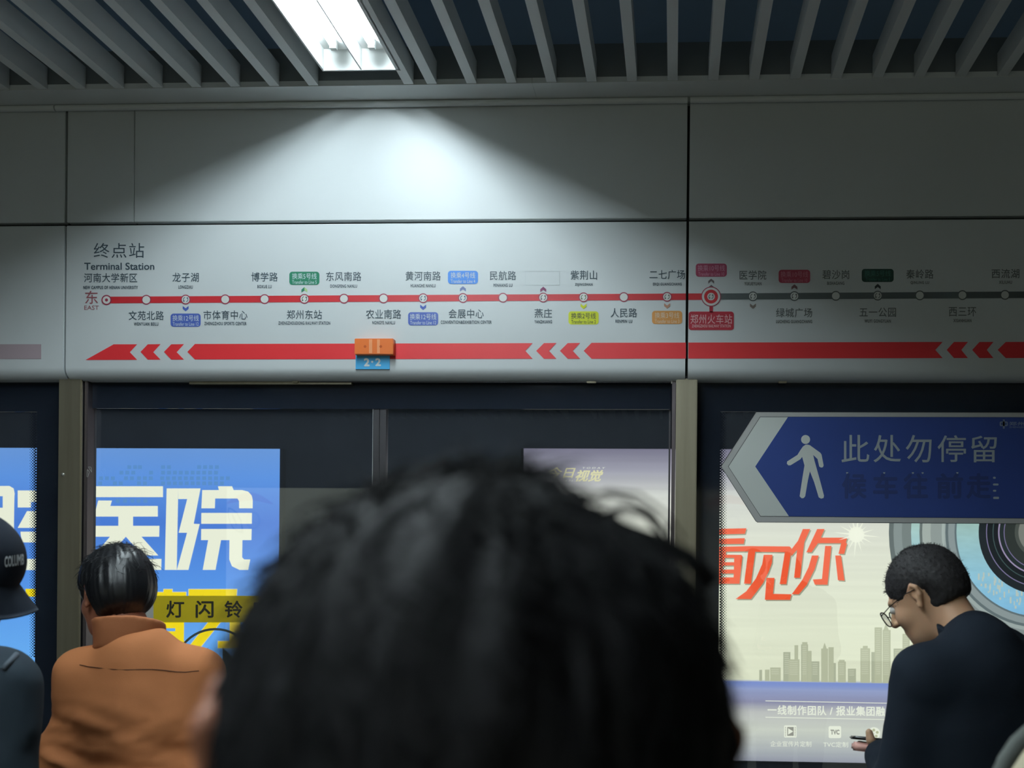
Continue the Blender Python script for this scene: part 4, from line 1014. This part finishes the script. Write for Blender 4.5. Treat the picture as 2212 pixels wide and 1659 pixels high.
# ---------------------------------------------------------------- man in the orange jacket
def orange_man():
    Y = 2.55; hc = P(249, 1284, Y)
    s = .965
    root, B, Hf = figure('person', 'person in a burnt orange jacket seen from behind, short straight black hair', (hc[0]+.035, Y+.03, 0), 10, s, (-14, 3, 48), (-.055, .01, 1.475))
    d = Vector(hc)-Hf.translation; T = Matrix.Translation(d); B = T @ B; Hf = T @ Hf
    B.translation.z = 0; Hf.translation.z = hc[2]
    aL, aR = [((q*.152, 0, 1.372), (q*.172, -.03, 1.11), (q*.165, .08, .93), (q*.14, .14, .88)) for q in (-1, 1)]
    body = make_body(root, B, Hf, aL, aR, SKIN2); eyes(Hf, body); legs(root, B)
    v = head_vol(Hf, .0036); hair_shell(v, Hf, .014, nape=-.088, top=.004)
    N = Hf.inverted()
    def streak(V):
        L = np.array([N @ Vector(p) for p in V]); a = np.arctan2(L[:, 0], -L[:, 1]-.02)
        return .0022*vnoise(np.stack([a*9, L[:, 2]*12, L[:, 1]*10], 1), (1, 1, 1), 2)+.0012*vnoise(np.stack([a*26, L[:, 2]*16, L[:, 1]*16], 1), (1, 1, 1), 5)
    hr = v.mesh('hair', HAIR, root, 2, streak)
    # loose strands standing up at the crown
    ps = []
    s_ = rigid(Hf)
    tree = bvh(hr)
    for i in range(420):
        a = rng.uniform(0, 2*math.pi); el = rng.uniform(.1, 1.5)
        dl = Vector((math.cos(a)*math.cos(el), math.sin(a)*math.cos(el)-.15, math.sin(el)))
        o = Hf @ Vector((0, -.014, .03)); w = (Hf.to_3x3() @ dl).normalized()
        h = tree.ray_cast(o+w*.3, -w)
        if h[0] is None: continue
        if (N @ h[0]).z < -.05: continue
        crown = (N @ h[0]); up = crown.x > .02 and crown.z > .06
        t = Vector((rng.normal(), rng.normal(), rng.normal()-.9)); t = (t-w*t.dot(w)).normalized()
        ln = rng.uniform(.018, .035); lift = rng.uniform(.1, .5 if not up else 1.3)
        p0 = h[0]-w*.001; p1 = p0+t*ln*.5+w*ln*.35*lift; p2 = p0+t*ln+w*ln*.45*lift
        ps.append(([p0, p1, p2], [.0007, .0006, .0003]))
    o = tubes('hair_strands', ps, HAIR, root, 3); o['kind'] = 'stuff'
    JK = mat('orange_jacket_cloth', (210, 134, 86), .8, spec=.25, noise=((5, 5, 5), .07), bump=((420, 420, 420), .25, .001))
    v = cloth_vol(B, .0085, (aL, aR))
    torso_cloth(v, B, aL, aR, 1.04, .80, 1.06)
    wr = B.inverted()
    def wrinkle(V):
        L = np.array([wr @ Vector(p) for p in V])
        w = .004*vnoise(L, (8, 8, 13), 1)
        low = np.clip((1.33-L[:, 2])/.08, 0, 1)
        q = np.stack([L[:, 0]*3.2+L[:, 2]*6, L[:, 1]*3, L[:, 2]*15-np.abs(L[:, 0])*9], 1)
        w += low*.0150*(1-np.abs(vnoise(q, (1, 1, 1), 8)))**3*1.6
        w += low*.0075*vnoise(np.stack([L[:, 0]*9+L[:, 2]*14, L[:, 1]*6, L[:, 2]*26], 1), (1, 1, 1), 4)
        w += low*.0030*vnoise(np.stack([L[:, 0]*24+L[:, 2]*20, L[:, 1]*10, L[:, 2]*60-L[:, 0]*20], 1), (1, 1, 1), 9)
        return w
    jk = v.mesh('jacket', JK, root, 2, wrinkle)
    # standing collar
    v = cloth_vol(B, .0055, (), hemz=1.36)
    hx = wr @ (Hf @ Vector((0, -.03, -.09)))
    for k, (dz, t_, fl) in enumerate(((0, .0055, .25), (.0, .004, .1))):
        Rg(v, B, (hx.x*.6, hx.y*.6-.006, 1.474), .082-.004*k, .078-.004*k, .040, t_, fl*.2, .008, .30)
    CO = mat('orange_collar_cloth', (190, 120, 80), .8, spec=.25, bump=((420, 420, 420), .25, .001))
    v.mesh('collar', CO, root, 2, lambda V: .0025*vnoise(V, (16, 16, 30), 5))
    tree = bvh(jk)
    SE = mat('orange_seam', (70, 36, 20), .8)
    pts = [on_surface(tree, x, y, .0006) for x, y in ((172, 1436), (190, 1440), (215, 1443), (245, 1446), (275, 1447), (305, 1446), (330, 1446), (355, 1448), (380, 1451), (400, 1452), (418, 1450), (430, 1449))]
    pts = [p for p in pts if p is not None]
    if len(pts) > 2: tubes('yoke_seam', [(pts, [.0011]*len(pts))], SE, root, 4)
    return root
orange_man()

# ---------------------------------------------------------------- person in the dark cap, left edge
def cap_person():
    Y = 1.95; hc = P(-80, 1243, Y)
    root, B, Hf = figure('person', 'person in a dark cap with white letters and dark jacket at the left edge', (hc[0]-.02, Y, 0), 4, 1.0, (-22, 6, -62), (-.01, .03, 1.47))
    d = Vector(hc)-Hf.translation; T = Matrix.Translation(d); B = T @ B; Hf = T @ Hf; B.translation.z = 0; Hf.translation.z = hc[2]
    aL = arm_pts(-1, None); aR = arm_pts(1, None)
    body = make_body(root, B, Hf, aL, aR, SKIN2); eyes(Hf, body); legs(root, B)
    v = head_vol(Hf, .0042); hair_shell(v, Hf, .008, nape=-.07); v.mesh('hair', HAIRD, root, 1)
    CAPM = mat('cap_cloth', (34, 40, 50), .85, spec=.2, bump=((500, 500, 500), .2, .001))
    s_ = rigid(Hf); N = Matrix.Translation(Hf.translation) @ Hf.to_quaternion().to_matrix().to_4x4()
    v = head_vol(Hf, .004, .05)
    E(v, Hf, (0, -.010, .034), (.092, .112, .108), .02); E(v, Hf, (0, -.012, .032), (.086, .105, .100), .004, 'sub')
    v.cut_below(N, .006*s_, .004)
    cp = v.mesh('cap', CAPM, root, 2)
    sphere('cap_button', Hf @ Vector((0, -.010, .143)), .006*s_, CAPM, cp)
    # brim: curved plate from the front of the crown
    n, mth = 18, 8; vs = []; fs = []
    for layer in (0, 1):
        for j in range(mth+1):
            for i in range(n+1):
                a = math.radians(-68+136*i/n); r = j/mth
                x = (.090+.006*r)*math.sin(a); y = -.010+.108*math.cos(a)+r*.056*math.cos(a)**.6
                z = .022-.040*r-.10*(x/.09)**2*.22*(1+r)-layer*.003
                vs.append(Hf @ Vector((x, y, z)))
    k = (mth+1)*(n+1)
    for layer in (0, 1):
        for j in range(mth):
            for i in range(n):
                q = (layer*k+j*(n+1)+i, layer*k+j*(n+1)+i+1, layer*k+(j+1)*(n+1)+i+1, layer*k+(j+1)*(n+1)+i); fs.append(q if layer else q[::-1])
    for i in range(n): fs.append((mth*(n+1)+i, mth*(n+1)+i+1, k+mth*(n+1)+i+1, k+mth*(n+1)+i))
    for j in range(mth):
        for i in (0, n): fs.append((j*(n+1)+i, (j+1)*(n+1)+i, k+(j+1)*(n+1)+i, k+j*(n+1)+i))
    mesh('cap_brim', vs, fs, CAPM, cp, True)
    tree = bvh(cp)
    CT = mat('cap_letter_white', (230, 234, 238), .7)
    gv, gf, gl = glyphs('COLUMB', .03, 1.0)
    pos = []; ok = True
    for (u, w_), l_ in zip(gv, gl):
        x = 10+42*(1-(1-u)**1.0); y = 1226-6*u-w_*24
        p = on_surface(tree, x, y, .0012+l_*2)
        pos.append(p)
    keep = [f for f in gf if all(pos[i] is not None for i in f)]
    used = sorted({i for f in keep for i in f}); mp2 = {o: n_ for n_, o in enumerate(used)}
    if used: mesh('lettering', [pos[i] for i in used], [tuple(mp2[i] for i in f) for f in keep], CT, cp)
    JK = mat('dark_jacket_cloth', (44, 54, 62), .85, spec=.2, noise=((4, 4, 4), .1), bump=((380, 380, 380), .2, .001))
    v = cloth_vol(B, .010, (aL, aR)); torso_cloth(v, B, aL, aR, 1.10, .78, 1.15)
    Rg(v, B, (0, -.0, 1.45), .088, .080, .035, .010, .3, .02, -.2)
    jk = v.mesh('jacket', JK, root, 2, lambda V: .006*vnoise(V, (7, 7, 10), 6)+.003*vnoise(V, (20, 20, 26), 2))
    tree = bvh(jk)
    ST_ = mat('strap_webbing', (72, 82, 92), .7)
    for pth in (((78, 1368), (66, 1381), (52, 1396), (36, 1413), (20, 1430), (6, 1446)),):
        pts = [on_surface(tree, x, y, .002) for x, y in pth]; pts = [p for p in pts if p is not None]
        if len(pts) > 2: tubes('shoulder_strap', [(pts, [.006]*len(pts))], ST_, root, 6)
    return root
cap_person()

# ---------------------------------------------------------------- man in the black sweatshirt looking at a phone, right
def right_man():
    Y = 2.5; hc = P(2001, 1284, Y)
    root, B, Hf = figure('person', 'person in a black sweatshirt with cropped hair and glasses, looking down at a phone', (hc[0]+.15, Y-.04, 0), 26, 1.0, (-34, 0, 30), (0, .05, 1.475))
    d = Vector(hc)-Hf.translation; T = Matrix.Translation(d); B = T @ B; Hf = T @ Hf; B.translation.z = 0; Hf.translation.z = hc[2]
    Bi = B.inverted()
    hand = Vector(P(1886, 1612, Y+.10)); wr_ = Vector(P(1906, 1634, Y+.06))
    aL = ((-.165, 0, 1.375), (-.20, .03, 1.11), tuple(Bi @ wr_)); aR = ((.165, 0, 1.375), (.205, .02, 1.12), (.06, .20, 1.10))
    Yh = Y+.10
    def hp(x, y, dy=0.0): return tuple(P(x, y, Yh+dy))
    I4 = Matrix.Identity(4)
    def hand_fn(v):
        v.cone(I4, hp(1908, 1636, -.03), hp(1893, 1619, 0), .026, .021, .012)      # wrist to palm
        v.cone(I4, hp(1893, 1619, 0), hp(1886, 1610, .02), .021, .017, .010)
        v.cone(I4, hp(1890, 1613, -.016), hp(1881, 1598, -.024), .0145, .0125, .008)       # thumb, standing at the side of the palm
        v.cone(I4, hp(1881, 1598, -.024), hp(1877.5, 1582, -.020), .0118, .0100, .003)
        for k, (dx, l) in enumerate(((0, 1.0), (6, 1.06), (12, 1.0), (17, .85))):   # four fingers wrapping the far side
            a = hp(1884+dx*.7, 1610+dx*.6, .03); b = hp(1874-8*l+dx*.7, 1609+dx*.55, .052); c = hp(1866-10*l+dx*.7, 1605+dx*.5, .045)
            v.cone(I4, a, b, .0095, .009, .004); v.cone(I4, b, c, .009, .0075, .003)
    body = make_body(root, B, Hf, aL, aR, SKIN, hand_fn, .0042, fine_extra=((hp(1885, 1605), .07),), ear=.88)
    eyes(Hf, body); legs(root, B)
    # nail
    # cropped hair: thin shell and short bristles
    v = head_vol(Hf, .0036); hair_shell(v, Hf, .0035, nape=-.055)
    for q in (-1, 1): E(v, Hf, (q*.094, -.012, -.030), (.030, .050, .042), .02, 'sub')
    hr = v.mesh('hair', HAIRS, root, 2, lambda V: .0012*vnoise(V, (160, 160, 160), 2))
    tree = bvh(hr); N = Hf.inverted(); ps = []
    for i in range(1900):
        a = rng.uniform(0, 2*math.pi); el = rng.uniform(-.45, 1.57)
        dl = Vector((math.cos(a)*math.cos(el), math.sin(a)*math.cos(el), math.sin(el)))
        o = Hf @ Vector((0, -.014, .02)); w = (Hf.to_3x3() @ dl).normalized(); h = tree.ray_cast(o+w*.3, -w)
        if h[0] is None: continue
        q = N @ h[0]
        if q.z < -.05 or (q.y > .07 and q.z < .05): continue
        ln = rng.uniform(.003, .0055)*(1.5 if q.y > .05 else 1)
        e = h[0]+h[1]*ln+Vector(rng.normal(0, .0012, 3)); ps.append(([h[0]-h[1]*.001, e], [.0006, .0003]))
    tubes('hair_bristles', ps, HAIRS, root, 3)['kind'] = 'stuff'
    # glasses
    s_ = rigid(Hf); FR_ = mat('glasses_frame', (30, 26, 24), .3, .5); gl_ = empty('glasses', tuple(Hf @ Vector((0, .11, 0))), root)
    HL = lambda x, y, z: Hf @ Vector((x, y, z))
    for sd in (-1, 1):
        c = (sd*.034, .119, -.004); ring_ = []
        for i in range(25):
            a = 2*math.pi*i/24; rx, rz = .026, .021
            ring_.append(HL(c[0]+rx*math.copysign(abs(math.cos(a))**.8, math.cos(a)), c[1]-abs(c[0]+rx*math.cos(a))*.10, c[2]+rz*math.copysign(abs(math.sin(a))**.8, math.sin(a))))
        tubes('rim', [(ring_, [.0017]*25)], FR_, gl_, 6)
        vs = ring_[:24]; mesh('lens', vs, [tuple(range(24))], glass_lens, gl_)
        tubes('temple', [([HL(sd*.060, .112, .006), HL(sd*.074, .075, .012), HL(sd*.082, .02, .016), HL(sd*.084, -.008, .012)], [.0015, .0014, .0013, .0012])], FR_, gl_, 6)
    tubes('bridge', [([HL(-.009, .119, .002), HL(0, .121, .006), HL(.009, .119, .002)], [.0012]*3)], FR_, gl_, 6)
    SW = mat('black_sweatshirt_cloth', (30, 37, 46), .9, spec=.15, noise=((4, 4, 4), .08), bump=((380, 380, 380), .2, .001))
    v = cloth_vol(B, .0085, (aL, aR))
    torso_cloth(v, B, aL, aR, 1.04, .80, 1.02)
    E(v, B, (0, -.02, 1.36), (.19, .10, .09), .05)
    hb = Bi @ Vector(P(2150, 1384, Y)); E(v, B, tuple(hb), (.075, .06, .040), .03)
    hx = Bi @ (Hf @ Vector((0, -.045, -.10)))
    Cn(v, B, (0, -.01, 1.40), (hx.x*.5, hx.y*.4-.005, 1.452), .085, .066, .03)
    sw = v.mesh('sweatshirt', SW, root, 2, lambda V: .005*vnoise(V, (7, 7, 9), 9)+.002*vnoise(V, (22, 22, 30), 2))
    v = cloth_vol(B, .0055, (), hemz=1.36)
    Rg(v, B, (hx.x*.5, hx.y*.45-.006, 1.462), .070, .064, .014, .0055, .2, .008, -.35)
    v.mesh('neck_ribbing', SW, root, 2)
    # phone in the hand and the pink pouch below it
    PHM = mat('phone_black', (28, 26, 28), .25)
    def slab(name, a, b, dep, th, m, bev, label, cat):
        A = Vector(hp(*a)); Bq = Vector(hp(*b)); ex = (Bq-A); L = ex.length; ex.normalize(); ey = Vector((0, .98, -.17)); ey = (ey-ex*ey.dot(ex)).normalized(); ez = ex.cross(ey)
        bm = bmesh.new(); bmesh.ops.create_cube(bm, size=1)
        for q in bm.verts: q.co = Vector((q.co.x*L, q.co.y*dep, q.co.z*th))
        bmesh.ops.bevel(bm, geom=bm.edges[:], offset=bev, segments=3, affect='EDGES')
        Mx = Matrix((ex, ey, ez)).transposed().to_4x4(); Mx.translation = (A+Bq)/2+ey*(dep/2-.010)
        for q in bm.verts: q.co = Mx @ q.co
        me = bpy.data.meshes.new(name); bm.to_mesh(me); bm.free()
        t = tag(empty(name, tuple(Mx.translation)), label, cat); link('case', me, m, t, True); return t, Mx, L
    t, Mx, L = slab('phone', (1845, 1593), (1935, 1602), .075, .009, PHM, .003, 'black phone held edge-on by the person with glasses', 'phone')
    sc = [Mx @ Vector((x*L*.47, y*.034, .0049)) for x, y in ((-1, -1), (1, -1), (1, 1), (-1, 1))]
    mesh('screen', sc, [(0, 1, 2, 3)], mat('phone_screen', (14, 14, 16), .08), t)
    slab('pouch', (1845, 1611.5), (1900, 1618), .050, .024, mat('pink_pouch', (250, 190, 176), .6), .005, 'small pink pouch held just under the black phone', 'pouch')
    return root
glass_lens = glass_mat('spectacle_glass', (.97, .97, .97), 1.5)
right_man()

# ---------------------------------------------------------------- foreground head
def front_person():
    Y = .43; hc = P(1026, 1652, Y)
    root, B, Hf = figure('person', 'person with dark tousled hair close in front, only the back of the head in view', (hc[0], Y+.0, 0), -4, 1.0, (-2, 3, 20), (0, .0, 1.47))
    d = Vector(hc)-Hf.translation; T = Matrix.Translation(d); B = T @ B; Hf = T @ Hf; B.translation.z = 0; Hf.translation.z = hc[2]
    aL = arm_pts(-1, None); aR = arm_pts(1, None)
    body = make_body(root, B, Hf, aL, aR, SKIN2, cf=.0036, ear=1.12, eo=.022); eyes(Hf, body); legs(root, B)
    v = head_vol(Hf, .0030, .05); hair_shell(v, Hf, .014, nape=-.085, top=-.004, wide=.014)
    dn_ = Hf.inverted() @ Vector(P(1420, 1050, Y)); E(v, Hf, tuple(dn_), (.042, .13, .032), .012, 'sub'); dn_ = Hf.inverted() @ Vector(P(1265, 985, Y)); E(v, Hf, tuple(dn_), (.024, .13, .016), .012, 'sub')
    N = Hf.inverted()
    def clumps(V):
        L = np.array([N @ Vector(p) for p in V]); a = np.arctan2(L[:, 0], -L[:, 1]-.03)
        return .0040*vnoise(np.stack([a*5, L[:, 2]*14, L[:, 1]*14], 1), (1, 1, 1), 3)+.0022*vnoise(np.stack([a*14, L[:, 2]*22, L[:, 1]*22], 1), (1, 1, 1), 6)
    hr = v.mesh('hair', HAIRD, root, 2, clumps)
    tree = bvh(hr); ps = []
    for i in range(3200):
        a = rng.uniform(0, 2*math.pi); el = rng.uniform(-.6, 1.57)
        dl = Vector((math.cos(a)*math.cos(el), math.sin(a)*math.cos(el), math.sin(el)))
        o = Hf @ Vector((0, -.02, .02)); w = (Hf.to_3x3() @ dl).normalized(); h = tree.ray_cast(o+w*.3, -w)
        if h[0] is None: continue
        q = N @ h[0]
        if q.z < -.075 or q.y > .09: continue
        up = q.z > .07 and q.x < .06
        t = Vector((rng.normal()*.7+.3, rng.normal()*.5, rng.normal()*.4-.9)); t = (t-h[1]*t.dot(h[1])).normalized()
        ln = rng.uniform(.012, .030); lift = rng.uniform(.1, .9 if up else .30)
        p0 = h[0]-h[1]*.001
        ps.append(([p0, p0+t*ln*.4+h[1]*ln*.3*lift, p0+t*ln*.75+h[1]*ln*.42*lift, p0+t*ln+h[1]*ln*.34*lift], [.0005, .0005, .0004, .0002]))
    tubes('hair_strands', ps, HAIRD, root, 3)['kind'] = 'stuff'
    # arching locks over the right side of the crown
    lk = []
    def path(pts, r, Yk=Y+.03):
        return ([Vector(P(x, y, Yk)) for x, y in pts], r)
    lk.append(path([(1240, 1085), (1300, 1066), (1360, 1078), (1410, 1110), (1445, 1150), (1462, 1190)], [.0010, .0010, .0011, .0012, .0010, .0008]))
    lk.append(path([(1290, 1120), (1345, 1098), (1395, 1112), (1425, 1150), (1440, 1180)], [.0018, .0020, .0018, .0016, .0012]))
    lk.append(path([(1240, 1092), (1310, 1060), (1380, 1068), (1440, 1110), (1478, 1165)], [.0008, .0009, .0009, .0008, .0006]))
    lk.append(path([(1290, 1130), (1350, 1150), (1420, 1172), (1490, 1205), (1540, 1262)], [.0050, .0048, .0042, .0040, .0050]))
    lk.append(path([(1405, 1210), (1440, 1168), (1450, 1120)], [.0020, .0014, .0005]))
    lk.append(path([(1180, 1000), (1215, 1035), (1245, 1075)], [.0006, .0008, .0008]))
    tubes('hair_locks', lk, HAIRD, root, 8)
    CO = mat('foreground_coat_cloth', (58, 62, 64), .85, spec=.2)
    v = cloth_vol(B, .011, (aL, aR)); torso_cloth(v, B, aL, aR, 1.08, .74, 1.1); Rg(v, B, (0, 0, 1.44), .085, .078, .03, .009, .3, .02, -.2)
    v.mesh('coat', CO, root, 2, lambda V: .005*vnoise(V, (7, 7, 9), 4))
    return root
front_person()

# ---------------------------------------------------------------- person hidden behind the foreground head, grey green shoulder showing
def hidden_person():
    Y = 1.3; sh = P(395, 1655, Y)
    root, B, Hf = figure('person', 'person in a grey green coat mostly hidden, one shoulder low beside the orange jacket', (sh[0]+.17, Y, 0), 4, .92, (-6, 0, 0), (0, .0, 1.47))
    aL = arm_pts(-1, None); aR = arm_pts(1, None)
    body = make_body(root, B, Hf, aL, aR, SKIN2, cf=.006); eyes(Hf, body); legs(root, B)
    v = head_vol(Hf, .005); hair_shell(v, Hf, .012, nape=-.075); v.mesh('hair', HAIRD, root, 1)
    v = cloth_vol(B, .011, (aL, aR)); torso_cloth(v, B, aL, aR, 1.05, .74, 1.05); Rg(v, B, (0, 0, 1.44), .085, .078, .03, .009, .3, .02, -.2)
    v.mesh('coat', mat('grey_green_cloth', (112, 132, 126), .85, spec=.2, bump=((300, 300, 300), .2, .001)), root, 2, lambda V: .004*vnoise(V, (7, 7, 9), 4))
hidden_person()

# ---------------------------------------------------------------- person at the lower right corner, beige coat with a grey edged hood
def corner_person():
    Y = 1.1; c = P(2590, 1700, Y)
    root, B, Hf = figure('person', 'person in a beige coat with grey hood edging, cut by the lower right corner', (c[0], Y, 0), 4, 1.0, (-10, 0, 10), (0, .02, 1.47))
    aL = arm_pts(-1, None); aR = arm_pts(1, None)
    body = make_body(root, B, Hf, aL, aR, SKIN2, cf=.006); eyes(Hf, body); legs(root, B)
    v = head_vol(Hf, .005); hair_shell(v, Hf, .014, nape=-.085); v.mesh('hair', HAIRD, root, 1)
    CO = mat('beige_cloth', (206, 196, 168), .9, spec=.15, bump=((200, 200, 200), .4, .002))
    v = cloth_vol(B, .010, (aL, aR)); torso_cloth(v, B, aL, aR, 1.06, .74, 1.1)
    E(v, B, (0, -.10, 1.40), (.15, .08, .10), .04)
    v.mesh('coat', CO, root, 2, lambda V: .004*vnoise(V, (8, 8, 9), 7))
    GE = mat('grey_hood_edge', (104, 108, 104), .9, spec=.15)
    pts = [Vector(P(x, y, Y-.085)) for x, y in ((2128, 1800), (2138, 1740), (2152, 1690), (2172, 1645), (2198, 1606), (2232, 1574), (2272, 1552), (2320, 1538))]
    tubes('hood_edging', [(pts, [.009]*len(pts))], GE, root, 10)
corner_person()
